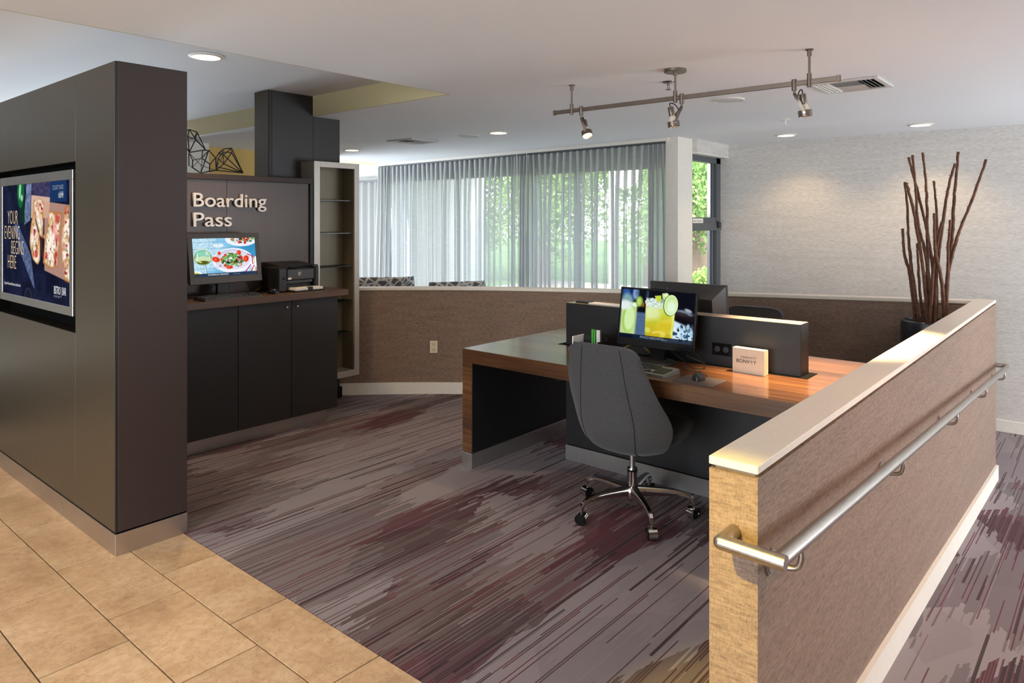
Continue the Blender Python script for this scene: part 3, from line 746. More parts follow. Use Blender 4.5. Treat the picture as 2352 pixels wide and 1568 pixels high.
tvt('Enjoy the Prosciutto Flatbread at the Bistro Bar', .03, .918, .024, m_txtwhite, xs=.72)
tvt('BISTRO | BAR', .795, .918, .062, m_txtwhite, xs=.52); tvt('EAT. DRINK. CONNECT.', .795, .946, .016, m_txtgrey, xs=.6)

# ---------------------------------------------------------------- boarding pass counter
KY = 4.71; KT = 1.045
cab = thing('counter_cabinet', 'charcoal three-door cabinet under the walnut counter', 'cabinet', (2.8, 5.0, 0))
MB().box(1.80, 3.392, KY+.02, 5.075, .104, KT-.046).build('carcass', m_darklam, cab, world=True)
for (a, b, knob) in ((1.82, 2.552, None), (2.556, 2.980, 2.936), (2.984, 3.396, 3.026)):
    d = MB().rbox(a, b, KY, KY+.019, .104, KT-.05, .0012).build('door', m_darklam, cab, world=True)
    if knob:
        k = MB().lathe([(0, 0), (.004, 0), (.004, .008), (.009, .012), (.010, .017), (.006, .021), (0, .022)], 16).xf(Matrix.Rotation(PI/2, 4, 'X')).shift((knob-cab.location.x, KY-cab.location.y, .945))
        o = k.build('knob', m_chrome, None, 40); o.parent = d
MB().rbox(1.80, 3.33, KY+.055, 5.0, 0, .104, .001).build('plinth', m_kick, cab, world=True)
ct = MB().rbox(1.78, 3.445, 4.632, 5.078, KT-.046, KT, .0015).build('worktop', m_counterwood)
tag(ct, 'walnut counter top carrying the computer and printer', 'counter')
# back panel with raised letters
PY = 5.08
bp = thing('partition', 'dark brown upright panel behind the counter, framed along its top', 'panel', (2.7, PY, 0))
MB().box(1.9, 3.405, PY, PY+.17, 0, 1.90).build('board', m_panelwood, bp, world=True)
MB().rbox(1.9, 2.660, PY-.006, PY, KT+.002, 1.893, .001).build('panel_leaf', m_panelwood, bp, world=True)
MB().rbox(2.662, 3.372, PY-.006, PY, KT+.002, 1.893, .001).build('panel_leaf', m_panelwood, bp, world=True)
MB().rbox(1.9, 3.405, PY-.022, PY+.175, 1.896, 1.938, .002).build('top_rail', m_brownlam, bp, world=True)
MB().rbox(3.376, 3.405, PY-.022, PY+.05, KT+.002, 1.896, .001).build('side_rail', m_black, bp, world=True)
sg = thing('wall_lettering', 'raised silver letters reading Boarding Pass on the dark panel', 'lettering', (2.4, PY-.006, 1.6))
def word(txt, x0, zb, cap, width):
    me0 = text_mesh(txt, 1.0); xs = [v.co.x for v in me0.vertices]; sc = width/(max(xs)-min(xs)); xmin = min(xs)*sc
    meB = text_mesh('B', 1.0); hb = max(v.co.y for v in meB.vertices); size = cap/hb
    ratio = sc/size
    for i, chh in enumerate(txt):
        pre = text_mesh(txt[:i]+'|', 1.0) if i else None
        bar = text_mesh('|', 1.0); b0 = min(v.co.x for v in bar.vertices)
        adv = (max(v.co.x for v in pre.vertices)-max(v.co.x for v in bar.vertices)) if pre else 0.0
        M_ = face_minus_y(x0+adv*sc-xmin-sg.location.x, -.014, zb-sg.location.z) @ Matrix.Diagonal((ratio, 1, 1, 1))
        text_obj('letter', chh, size, m_letter, M_, sg, extrude=.010, bold=.0010)
        st = MB().cyl((x0+adv*sc+.012-sg.location.x, -.004, zb+.02-sg.location.z), (x0+adv*sc+.012-sg.location.x, 0, zb+.02-sg.location.z), .003, n=6)
word('Boarding', 2.398, 1.695, .098, .576)
word('Pass', 2.398, 1.550, .100, .290)

# bookcase: open shelving in a pale metal frame hung on the pillar
BX0, BX1, BY0, BZ0, BZ1 = 3.432, 3.898, 5.085, .225, 2.092
bk = thing('display_shelf', 'tall empty shelf unit in a pale metal frame with glass shelves', 'shelf', (3.66, 5.18, 0))
MB().rbox(BX0, BX0+.058, BY0, BY0+.02, BZ0, BZ1, .001).build('stile', m_alupaint, bk, world=True)
MB().rbox(BX1-.052, BX1, BY0, BY0+.02, BZ0, BZ1, .001).build('stile', m_alupaint, bk, world=True)
MB().rbox(BX0+.058, BX1-.052, BY0, BY0+.02, BZ1-.048, BZ1, .001).build('rail', m_alupaint, bk, world=True)
MB().rbox(BX0+.058, BX1-.052, BY0, BY0+.02, BZ0, BZ0+.055, .001).build('rail', m_alupaint, bk, world=True)
MB().box(BX0, BX0+.018, BY0+.02, 5.278, BZ0, BZ1).build('side_panel', m_alupaint, bk, world=True)
MB().box(BX1-.018, BX1, BY0+.02, 5.278, BZ0, BZ1).build('side_panel', m_alupaint, bk, world=True)
MB().box(BX0+.018, BX1-.018, 5.262, 5.278, BZ0, BZ1).build('back_panel', m_shelfin, bk, world=True)
MB().box(BX0+.0181, BX0+.0555, BY0+.0201, 5.262, BZ0, BZ1-.018).build('side_lining', m_shelfin, bk, world=True)
MB().box(BX1-.0525, BX1-.0181, BY0+.0201, 5.262, BZ0, BZ1-.018).build('side_lining', m_shelfin, bk, world=True)
MB().box(BX0+.018, BX1-.018, BY0+.02, 5.262, BZ1-.018, BZ1).build('top_panel', m_alupaint, bk, world=True)
MB().box(BX0+.0556, BX1-.0526, BY0+.02, 5.262, BZ0, BZ0+.05).build('bottom_panel', m_alupaint, bk, world=True)
for z in (1.759, 1.475, 1.187, .880, .598):
    MB().rbox(BX0+.056, BX1-.053, BY0+.03, 5.260, z, z+.010, .001).build('glass_shelf', m_shelfglass, bk, world=True)
# pillar
pl = thing('dark_pillar', 'dark square pillar rising to the ceiling behind the shelf unit', 'pillar', (3.48, 5.40, 0))
MB().box(3.135, 3.555, 5.282, 5.50, 0, ZT-.002).box(3.555, 3.832, 5.282, 5.50, 0, ZC-.003).build('core', m_darklam, pl, world=True)
MB().rbox(3.132, 3.156, 5.279, 5.282, .1, ZT-.003, .0005).build('edge_band', m_black, pl, world=True)
MB().rbox(3.159, 3.553, 5.279, 5.282, .1, ZT-.003, .0005).build('face_panel', m_darklam, pl, world=True)
MB().rbox(3.556, 3.830, 5.279, 5.282, .1, ZC-.004, .0005).build('face_panel', m_darklam, pl, world=True)
MB().box(3.129, 3.135, 5.285, 5.50, .1, ZT-.003).build('side_panel', m_olivelam, pl, world=True)
MB().rbox(3.12, 3.85, 5.268, 5.52, 0, .098, .001).build('base', m_gloss, pl, world=True)
# wire sculptures on top of the panel
def wire_gem(V, edges, label, thin=()):
    base = (sum(v[0] for v in V.values())/len(V), sum(v[1] for v in V.values())/len(V), 1.938)
    m_ = MB()
    for e in edges.split():
        m_.cyl(V[e[0]], V[e[1]], .0022 if e in thin else .0040, n=6)
    for v in V.values(): m_.sphere(v, .0046, 6, 4)
    m_.shift((-base[0], -base[1], -base[2]-.013))
    o = m_.build('wire_sculpture', m_wire, None, 60); o.location = base
    return tag(o, label, 'sculpture')
wire_gem({'A': (2.712, 5.225, 2.157), 'B': (2.773, 5.215, 2.168), 'C': (2.721, 5.115, 2.123), 'D': (2.657, 5.125, 2.124), 'E': (2.646, 5.215, 2.086), 'F': (2.606, 5.095, 2.07), 'G': (2.637, 5.075, 2.031), 'H': (2.719, 5.235, 2.113), 'I': (2.609, 5.135, 1.983), 'J': (2.661, 5.225, 2.017), 'T': (2.841, 5.165, 1.977), 'K': (2.682, 5.245, 2.122)},
         'AB BC CD DA AE AK KH BH HT CG GI FG DF FI EI EF EJ IJ JT GT BT CT IT HJ DG', 'black wire diamond lying on its side with its point to the right', ('HJ', 'EJ'))
wire_gem({'a': (2.417, 5.165, 2.105), 'b': (2.545, 5.215, 2.134), 'c': (2.557, 5.145, 2.131), 'd': (2.64, 5.205, 2.084), 'e': (2.427, 5.185, 2.011), 'f': (2.407, 5.085, 2.045), 'g': (2.464, 5.065, 2.061), 'h': (2.541, 5.095, 2.024), 'i': (2.419, 5.115, 1.994), 'j': (2.554, 5.255, 2.022), 'k': (2.547, 5.115, 1.974), 'l': (2.496, 5.145, 1.957), 'm': (2.649, 5.215, 1.989)},
         'ab bc cd ae af fg gh fi hk il kl ei el gb gc hd dm km bj ja jm jl cl ic lm', 'rounded black wire polyhedron resting in the middle of the wire group', ('ja', 'jm', 'jl', 'ic', 'bj'))
wire_gem({'p': (2.42, 5.165, 2.274), 'q': (2.491, 5.195, 2.265), 'r': (2.439, 5.105, 2.201), 's': (2.391, 5.125, 2.217), 't': (2.541, 5.165, 2.136), 'u': (2.429, 5.185, 2.109), 'v': (2.486, 5.225, 2.22), 'w': (2.381, 5.185, 2.252), 'x': (2.389, 5.215, 2.198)},
         'pq qr rs sp qv vx xw wp ws rt qt vt ru su xu pr pv ut', 'black wire diamond perched highest, half hidden by the column edge', ('pv', 'vx'))

# ---------------------------------------------------------------- all-in-one computers
def computer(name, label, loc, rz, wd, ht, chin, bez, tilt, mat_body, thick, z_off, stand='disc', back=False):
    """local: screen faces -Y, x to the right, origin on the table under the screen"""
    t = thing(name, label, 'computer', loc, rz)
    T = Matrix.Translation((0, 0, z_off)) @ Matrix.Rotation(-tilt, 4, 'X')
    MB().rbox(-wd/2, wd/2, 0, .022, 0, ht, .004).xf(T).build('housing', mat_body, t, 40)
    bz = MB()
    x0, x1, z0, z1 = -wd/2+bez, wd/2-bez, chin, ht-bez
    for (a, b, c, d) in ((-wd/2+.001, wd/2-.001, z1, ht-.001), (-wd/2+.001, wd/2-.001, .001, z0), (-wd/2+.001, x0, z0, z1), (x1, wd/2-.001, z0, z1)):
        bz.rbox(a, b, -.004, 0, c, d, .0015)
    bz.xf(T).build('bezel', mat_body, t)
    if thick:
        i = .055; b0 = .022; b1 = thick
        p = [(-wd/2+.004, b0, .01), (wd/2-.004, b0, .01), (wd/2-i, b1, .03), (-wd/2+i, b1, .03), (-wd/2+.004, b0, ht-.006), (wd/2-.004, b0, ht-.006), (wd/2-i, b1, ht-.075), (-wd/2+i, b1, ht-.075)]
        MB().hexa([p[0], p[1], p[2], p[3], p[4], p[5], p[6], p[7]]).xf(T).build('back_shell', mat_body, t)
    ny = .03+(thick*.4 if thick else .01)
    MB().rbox(-.05, .05, ny, ny+.026, .008, z_off+ht*.45, .006).build('stand_neck', m_plastic, t, 40)
    if stand == 'disc':
        MB().lathe([(0, 0), (.112, 0), (.114, .004), (.108, .012), (.05, .018), (0, .018)], 40, (0, .03, 0)).build('stand_base', m_plastic2, t, 40)
    else:
        MB().rbox(-.12, .12, -.05, .14, 0, .014, .005).build('stand_base', m_plastic2, t)
    return t, T, (x0, x1, z0, z1)
def scr_place(T, r, dy=-.0015):
    x0, x1, z0, z1 = r; R3 = np.array(T)
    def f(u, v):
        x = x0+(x1-x0)*u; z = z1+(z0-z1)*v; y = np.full_like(u, dy)
        q = [R3[k, 0]*x+R3[k, 1]*y+R3[k, 2]*z+R3[k, 3] for k in range(3)]; return q
    return f
def scr_text(t, T, r, txt, u, v, size, mat, **kw):
    x0, x1, z0, z1 = r
    return text_obj('lettering', txt, size, mat, T @ face_minus_y(x0+(x1-x0)*u, -.0032, z1+(z0-z1)*v), t, **kw)

# salad picture
P = Pic(230, 140, (190, 226, 244)); n2 = P.noise(30, 2); n3 = P.noise(70, 4)
P.mul(.86+.16*n2+.08*n3)
P.put(P.ell(.95, .36, .32, .34, 0, .9), (30, 130, 186), .8); P.put(P.ell(.45, .95, .28, .16, 0, .9), (70, 160, 214), .6); P.put(P.ell(.55, .10, .2, .2, 0, .9), (90, 180, 226), .5)
for v in (.10, .27, .50, .78): P.put(P.line([(0, v+.01), (.33, v), (1, v-.02)], .004), (60, 120, 160), .8)
P.put(P.line([(.24, .02), (.28, .30)], .004), (130, 160, 180), .7)
P.put(P.ell(.78, .03, .27, .20), (236, 240, 250)); P.put(P.ell(.80, .0, .22, .14), (220, 214, 232))
def scatter(cx, cy, ru, rv, cols, n, smin, smax, seed):
    r = np.random.RandomState(seed)
    for k in range(n):
        a = r.rand()*2*PI; q = math.sqrt(r.rand()); c = cols[r.randint(len(cols))]
        P.put(P.ell(cx+ru*q*math.cos(a), cy+rv*q*math.sin(a), (smin+(smax-smin)*r.rand())*.8, smin+(smax-smin)*r.rand(), r.rand()*3, .25), c, .95)
salad = [(60, 140, 50), (40, 104, 40), (96, 178, 70), (22, 60, 26), (150, 200, 120), (226, 214, 232), (206, 60, 40), (240, 236, 230), (110, 40, 70), (214, 110, 60)]
scatter(.80, .03, .19, .11, salad, 60, .012, .04, 5)
P.put(P.ell(.62, .60, .33, .33), (240, 242, 252)); P.put(P.ell(.61, .57, .29, .27), (206, 204, 228)); P.put(P.ell(.64, .60, .26, .25), (226, 228, 244), .7)
scatter(.60, .60, .18, .17, salad, 150, .012, .05, 8)
for k in range(26):
    a = rs.rand()*2*PI; P.put(P.line([(.60+.10*math.cos(a), .60+.1*math.sin(a)), (.60+.16*math.cos(a+.5), .60+.15*math.sin(a+.7))], .006), [(80, 170, 60), (36, 110, 40), (200, 220, 190)][k % 3], .9)
for (u, v, ru, rv, ro) in ((.345, .56, .07, .075, .3), (.72, .40, .04, .07, 0), (.83, .57, .05, .10, .35), (.55, .78, .06, .05, 0), (.40, .40, .03, .05, 0)):
    P.put(P.ell(u, v, ru, rv, ro, .12), (232, 180, 170)); P.put(P.ell(u, v, ru*.85, rv*.85, ro, .15), (222, 56, 30)); P.put(P.ell(u-.01, v, ru*.3, rv*.4, ro, .5), (250, 120, 90), .8)
scatter(.37, .72, .04, .05, [(230, 220, 238), (160, 120, 170)], 14, .01, .03, 4)
P.put(P.poly([(.85, .42), (1, .52), (1, .97), (.80, .97), (.90, .72)]), (250, 246, 250))
for q in ((.86, .44, .97, .54), (.93, .50, .94, .72), (.78, .97, .90, .74), (.88, .97, .96, .76), (.985, .80, .99, .97)): P.put(P.line([(q[0], q[1]), (q[2], q[3])], .013), (190, 40, 96), .95)
for q in ((.96, .52, .97, .70), (.94, .95, .99, .80)): P.put(P.line([(q[0], q[1]), (q[2], q[3])], .010), (190, 206, 110), .95)
P.put(P.ell(.395, .20, .10, .075), (150, 196, 220)); P.put(P.ell(.395, .195, .088, .058), (222, 238, 248)); P.put(P.line([(.39, .0), (.392, .17)], .010), (130, 180, 210))
P.put(P.line([(.160, .66), (.185, .98)], .020), (226, 240, 246)); P.put(P.line([(.172, .68), (.199, .98)], .006), (60, 96, 116)); P.put(P.line([(.152, .68), (.176, .98)], .003), (90, 130, 150))
P.put(P.ell(.145, .47, .145, .215), (206, 226, 206), .75); P.put(P.ell(.145, .50, .138, .195), (126, 150, 78), .75); P.put(P.ell(.145, .42, .120, .115, 0, .15), (108, 190, 160), .9); P.put(P.ell(.145, .40, .09, .07, 0, .6), (150, 216, 190), .8)
P.put(P.ell(.145, .545, .122, .085, 0, .25), (212, 230, 186), .9); P.put(P.ell(.145, .625, .085, .045, 0, .5), (74, 84, 24), .95); P.put(P.ell(.10, .61, .03, .02, .4, .6), (226, 214, 110), .9); P.put(P.ell(.06, .47, .012, .10, .15, .7), (240, 250, 244), .8); P.put(P.ell(.245, .46, .010, .09, -.15, .7), (236, 246, 240), .7)
P.put(P.ell(.03, .93, .085, .09), (246, 250, 252)); P.put(P.ell(.02, .93, .06, .055), (190, 190, 50))
P.put((P.V > .915).astype(float), (24, 40, 66), .88)
sc1, T1, r1 = computer('desktop_computer', 'black all-in-one computer showing a salad photo on the counter', (2.555, 4.86, KT), 0, .545, .362, .052, .036, math.radians(9), m_plastic2, .07, .098, 'box')
P.obj('screen_picture', m_screen, scr_place(T1, r1), sc1)
scr_text(sc1, T1, r1, 'B', .19, .44, .040, m_txtwhite, bold=.0008, xs=.7)
scr_text(sc1, T1, r1, 'WATERMELON MARGARITA', .20, .975, .017, m_txtwhite, xs=.72); scr_text(sc1, T1, r1, '120-170 CAL', .60, .972, .010, m_txtgrey)
scr_text(sc1, T1, r1, 'ThinkCentre', .93, 1.075, .010, m_txtwhite, bold=.0003)
MB().cyl(T1 @ Vector((0, -.0045, .345)), T1 @ Vector((0, -.0038, .345)), .003, n=10).build('camera_dot', m_gloss, sc1)

def keyboard(label, loc, rz, wd=.445, dp=.150, mat=m_plastic, palm=0.0):
    t = thing('keyboard', label, 'keyboard', loc, rz)
    b = MB(); h0, h1 = .012, .026
    b.hexa([(-wd/2, -dp/2-palm, 0), (wd/2, -dp/2-palm, 0), (wd/2, dp/2, 0), (-wd/2, dp/2, 0), (-wd/2+.003, -dp/2-palm+.003, h0), (wd/2-.003, -dp/2-palm+.003, h0), (wd/2-.003, dp/2-.003, h1), (-wd/2+.003, dp/2-.003, h1)])
    b.build('case', mat, t)
    k = MB(); p = .0188
    zt = lambda y: h0+(h1-h0)*((y+dp/2)/dp)
    def key(x, y, w_=1.0):
        x0, x1, y0, y1 = x+.0012, x+p*w_-.0012, y+.0012, y+p-.0012
        k.hexa([(x0, y0, zt(y0)-.001), (x1, y0, zt(y0)-.001), (x1, y1, zt(y1)-.001), (x0, y1, zt(y1)-.001), (x0+.0025, y0+.0015, zt(y0)+.006), (x1-.0025, y0+.0015, zt(y0)+.006), (x1-.0025, y1-.004, zt(y1)+.007), (x0+.0025, y1-.004, zt(y1)+.007)])
    ys_ = -dp/2+.010
    for r in range(6):
        y = ys_+p*r+(.006 if r == 5 else 0); x = -wd/2+.012
        if r == 0:
            for w_ in (1.3, 1.2, 1.2, 6.0, 1.2, 1.2, 1.3, 1.3): key(x, y, w_); x += p*w_
        else:
            off = {1: 1.6, 2: 1.5, 3: 1.25, 4: 1.0, 5: 1.0}[r]; key(x, y, off); x += p*off
            while x < -wd/2+.012+p*14.6-.001: key(x, y); x += p
        for c in range(3):
            if r in (0, 3, 4, 5) or (r == 1 and c == 1): key(wd/2-.012-p*7.4+c*p, y)
        for c in range(4):
            if r < 5: key(wd/2-.012-p*4+c*p, y)
    stuff(k.build('keys', m_key, t))
    return t
keyboard('black keyboard on the walnut counter in front of the computer', (2.50, 4.725, KT), math.radians(2))
def mouse(label, loc, rz, mat, group=None):
    t = thing('computer_mouse', label, 'mouse', loc, rz, group)
    pr = []
    n = 14
    rows = []
    for i in range(n+1):
        a = PI*i/n; row = []
        for j in range(24):
            b = 2*PI*j/24
            x = .030*math.cos(b)*(1+.10*math.cos(2*b)); y = .054*math.sin(b)
            f = math.sin(a/2); z = .036*math.cos(a/2)**1.0*(1-.25*(y/.054)) if i < n else 0
            row.append((x*f**.7, y*f**.7, max(z, 0)+.001))
        rows.append(row+[row[0]])
    MB().grid(rows).build('shell', mat, t, 60)
    MB().lathe([(0, -.003), (.008, -.003), (.008, .003), (0, .003)], 14).xf(Matrix.Translation((0, .034, .0285)) @ Matrix.Rotation(PI/2, 4, 'Y')).build('scroll_wheel', m_gloss, t, 40)
    MB().box(-.0006, .0006, .005, .053, .0215, .0300).build('button_split', m_gloss, t)
    return t
mouse('glossy black mouse lying left of the printer on the counter', (2.865, 4.775, KT), math.radians(20), m_gloss)
# pen beside the printer
pn = MB().cyl((2.862, 5.02, KT+.005), (2.935, 5.055, KT+.030), .0035, n=8).build('pen', pm('brass_pen', srgb(196, 170, 96), .3, metal=.6), None, 40)
tag(pn, 'thin brass-coloured pen between the computer and the printer', 'pen')
# laser printer
prn = thing('laser_printer', 'black laser printer with open paper tray on the counter', 'printer', (3.10, 4.94, KT))
X0, X1, PF, PB, PH = 2.932, 3.292, 4.805, 5.055, .205
pz = lambda z: KT+z
MB().rbox(X0, X0+.07, PF, PB, pz(.004), pz(PH-.022), .006).build('left_cheek', m_plastic, prn, world=True)
MB().rbox(X1-.045, X1, PF, PB, pz(.004), pz(PH-.006), .012).build('right_cheek', m_plastic, prn, world=True)
MB().rbox(X0+.07, X1-.045, PF+.055, PB, pz(.004), pz(PH-.02), .004).build('body', m_plastic, prn, world=True)
MB().rbox(X0+.072, X1-.047, PF-.002, PF+.06, pz(.090), pz(.172), .006).build('front_door', m_plastic2, prn, world=True)
MB().hexa([(X0, PF+.01, pz(PH-.024)), (X1-.02, PF+.01, pz(PH-.024)), (X1-.02, PB, pz(PH-.024)), (X0, PB, pz(PH-.024)), (X0+.03, PF+.03, pz(PH-.004)), (X1-.04, PF+.03, pz(PH-.004)), (X1-.04, PB-.01, pz(PH+.016)), (X0+.01, PB-.01, pz(PH+.016))]).build('top_cover', m_plastic, prn, world=True)
MB().rbox(X0+.09, X1-.07, PF+.035, PB-.06, pz(PH-.006), pz(PH-.001), .002).build('output_recess', m_gloss, prn, world=True)
MB().tube(catmull([(X0+.09, PF+.015, pz(PH-.018)), (X0+.14, PF+.01, pz(PH-.026)), (X0+.20, PF+.008, pz(PH-.018)), (X1-.06, PF+.012, pz(PH-.010))], 4), .006, 6).build('cover_lip', m_gloss, prn, 40, world=True)
MB().rbox(X0+.074, X1-.05, PF+.02, PF+.055, pz(.062), pz(.086), .003).build('feed_slot', m_plastic2, prn, world=True)
MB().rbox(X0+.074, X1-.07, PF+.012, PF+.055, pz(.044), pz(.052), .003).build('paper_guide', m_plastic2, prn, world=True)
MB().rbox(X0+.085, X1-.01, PF-.085, PF+.05, pz(0.0), pz(.012), .003).build('paper_tray', m_plastic, prn, world=True)
MB().cyl((X0+.04, PF-.003, pz(.105)), (X0+.04, PF, pz(.105)), .010, n=18).build('power_button', m_gloss, prn, 40, world=True)
MB().rbox(X0+.078, X0+.108, PF-.0035, PF-.0015, pz(.093), pz(.109), .0004).build('sticker', m_paper, prn, world=True)
MB().cyl((X0+.178, PF-.0035, pz(.136)), (X0+.178, PF-.0022, pz(.136)), .0135, n=24).build('logo_disc', m_letter, prn, 40, world=True)
text_obj('lettering', 'hp', .022, m_gloss, face_minus_y(X0+.167-prn.location.x, PF-.0042-prn.location.y, .1305), prn, bold=.0004)
for i, (a, b, z, h, mt) in enumerate(((.105, .29, .012, .016, m_paper), (.10, .25, .0282, .006, m_paper))):
    pass
pp = MB().rbox(X0+.098, X1-.02, PF-.078, PF+.045, pz(.0122), pz(.030), .001).build('paper_stack', m_paper)
tag(pp, 'stack of white paper in the open tray of the printer', 'paper')
MB().rbox(X0+.205, X0+.245, PF-.086, PF-.05, pz(.012), pz(.034), .002).build('paper_stop', m_plastic, prn, world=True)
cbl = MB().tube(catmull([(2.83, 5.04, KT+.004), (2.80, 4.98, KT+.02), (2.74, 4.98, KT+.12), (2.66, 4.96, KT+.16)], 6), .0028, 6).build('power_cable', m_cable, None, 60)
tag(cbl, 'thin black cable hanging behind the counter computer', 'cable')
cb2 = MB().tube(catmull([(2.30, 5.02, KT+.004), (2.36, 4.97, KT+.03), (2.42, 5.0, KT+.01), (2.48, 4.98, KT+.05), (2.52, 4.96, KT+.09)], 6), .003, 6).build('signal_cable', m_cable, None, 60)
tag(cb2, 'tangled black cable under the left of the counter computer', 'cable')
# ---------------------------------------------------------------- two-sided desk
DX0, DX1, DY0, DY1, DZ = 3.279, 4.46, .812, 3.203, .766
PX0, PX1 = 3.830, 3.950
dk = thing('workstation_desk', 'long two-sided wood desk with waterfall end, running out from the half wall', 'desk', (3.87, 2.0, 0))
MB().rbox(DX0, DX1, DY0, DY1, DZ-.088, DZ, .0015).build('desk_top', m_deskwood, dk, world=True)
MB().rbox(DX0, DX1, DY1-.083, DY1, .104, DZ-.089, .0015).build('end_panel', m_deskwood, dk, world=True)
MB().box(DX0+.003, DX1-.003, DY1-.087, DY1-.083, .106, DZ-.089).build('end_lining', m_black, dk, world=True)
MB().rbox(DX0-.003, DX1+.003, DY1-.085, DY1+.002, 0, .100, .001).build('steel_kick', m_kick, dk, world=True)
MB().rbox(PX0, PX1, DY0, 2.775, .106, DZ-.089, .001).build('modesty_panel', m_black, dk, world=True)
MB().rbox(PX0-.004, PX1+.004, DY0, 2.777, 0, .100, .001).build('steel_kick', m_kick, dk, world=True)
MB().box(PX0-.03, PX1+.03, 1.205, 2.822, DZ, DZ+.0012).build('cable_slot', m_dark, dk, world=True)
MB().rbox(PX0, PX1, 1.247, 2.775, DZ+.0012, 1.044, .0015).build('divider', m_black, dk, world=True)
MB().rbox(PX0+.001, PX1-.001, 1.248, 2.774, 1.0441, 1.0455, .0005).build('divider_cap', pm('divider_cap', srgb(150, 138, 128), .3, metal=.3), dk, world=True)
MB().box(PX0, PX1, 1.2455, 1.247, DZ+.002, 1.044).build('divider_edge', m_black, dk, world=True)
def outlet(parent, y, z, w_, h_, body, holes, vertical=False):
    f = MB().rbox(PX0-.005, PX0, y-w_/2, y+w_/2, z-h_/2, z+h_/2, .0015).build('outlet_plate', body, parent, world=True)
    for s in (-1, 1):
        o = MB().lathe([(0, 0), (.016, 0), (.0165, .0015), (0, .0018)], 20).xf(Matrix.Translation((PX0-.005, y+s*w_*.22, z)) @ Matrix.Rotation(-PI/2, 4, 'Y')).build('socket', m_plastic2, parent, 40, world=True)
        e = MB()
        for d in (-.006, .006): e.box(PX0-.0078, PX0-.0066, y+s*w_*.22+d-.001, y+s*w_*.22+d+.001, z-.001, z+.008)
        e.box(PX0-.0078, PX0-.0066, y+s*w_*.22-.002, y+s*w_*.22+.002, z-.010, z-.006)
        e.build('slots', m_dark, parent, world=True)
outlet(dk, 1.684, .863, .115, .070, m_gloss, m_dark)
outlet(dk, 1.684, .635, .118, .075, m_gloss, m_dark)

# items on the near side of the desk
m_screenmat = m_screen
P = Pic(230, 140, (14, 14, 24)); n2 = P.noise(30, 2); n3 = P.noise(80, 4)
P.put(P.ell(.10, .0, .13, .22, 0, .8), (20, 40, 92)); P.put(P.ell(.20, .07, .045, .13, 0, .5), (150, 190, 240), .9); P.put(P.ell(.06, .06, .05, .1, 0, .6), (60, 100, 170), .7)
P.put(P.ell(.36, .08, .02, .10, 0, .5), (110, 140, 180), .7); P.put(P.ell(.30, .06, .1, .12, 0, .9), (16, 24, 30), .6)
P.put(P.poly([(.2, .46), (.75, .46), (1, .62), (1, 1), (.2, 1)], .05), (70, 92, 124)); P.put((P.V > .46)*(P.U < .75)*n3, (110, 150, 200), .35)
P.put(P.poly([(.70, .52), (1, .72), (1, 1.0), (.62, 1.0)], .05), (206, 226, 240)); P.put(P.poly([(.70, .44), (.98, .55), (.97, .66), (.74, .55)], .03), (16, 14, 18))
P.put(P.ell(.86, .40, .12, .06, .1, .6), (130, 140, 156), .9); P.put(P.ell(.92, .34, .05, .03, .3, .5), (190, 200, 214), .8); P.put(P.poly([(.72, .36), (.9, .40), (1, .5), (.98, .56), (.74, .46)], .03), (30, 22, 26), .8)
for k in range(70):
    u, v = .72+.28*rs.rand(), .66+.30*rs.rand()
    if u+ (1-v)*.5 < .83: continue
    P.put(P.ell(u, v, .006+.02*rs.rand(), .008+.03*rs.rand(), rs.rand()*3, .4), [(24, 60, 90), (150, 200, 230), (60, 110, 150), (230, 244, 252), (12, 30, 50)][k % 5], .8)
P.put(P.ell(.93, .66, .035, .08, .2, .2), (30, 50, 70), .7); P.put(P.ell(.93, .66, .022, .055, .2, .3), (190, 220, 236), .8)
# blurred glass on the left
P.put(P.ell(.08, .25, .09, .16, 0, .6), (150, 190, 190), .8); P.put(P.poly([(.0, .28), (.23, .26), (.22, .92), (.0, .92)], .03), (196, 220, 150), .95); P.put(P.ell(.12, .60, .09, .30, .05, .12), (150, 196, 80)); P.put(P.ell(.13, .60, .075, .26, .05, .4), (206, 234, 170)); P.put(P.ell(.05, .33, .10, .10, 0, .6), (226, 236, 240), .9); P.put(P.ell(.2, .31, .04, .04, 0, .6), (240, 246, 250), .9)
P.put(P.ell(.255, .24, .05, .11, 0, .4), (130, 170, 60)); P.put(P.ell(.25, .24, .03, .08, 0, .5), (190, 220, 120), .8); P.put(P.ell(.31, .30, .02, .05, 0, .5), (170, 90, 40), .8)
# main tumbler
g_ = P.poly([(.345, .24), (.755, .23), (.735, .90), (.70, .945), (.41, .945), (.365, .90)], .012)
P.put(g_, (196, 206, 60)); P.put(g_*np.clip((P.V-.45)*2.2, 0, 1), (190, 160, 24), .75); P.put(g_*np.clip((P.noise(9, 6)-.45)*3, 0, 1), (226, 232, 130), .6); P.put(P.ell(.44, .44, .12, .14, 0, .8)*g_, (222, 236, 186), .8); P.put(g_*P.ell(.62, .72, .15, .14, -.5, .8), (216, 190, 40), .7); P.put(P.line([(.47, .84), (.55, .81), (.63, .85)], .014, .03), (240, 230, 130), .8); P.put(P.poly([(.725, .3), (.75, .3), (.73, .9), (.71, .9)], .01), (226, 240, 150), .7)
P.put(P.poly([(.345, .15), (.75, .16), (.75, .33), (.60, .36), (.36, .34)], .02)*(.55+.45*n3), (206, 226, 216), .95)
scatter(.44, .24, .10, .085, [(236, 244, 246), (190, 214, 214), (250, 252, 252), (160, 190, 180)], 90, .006, .02, 9)
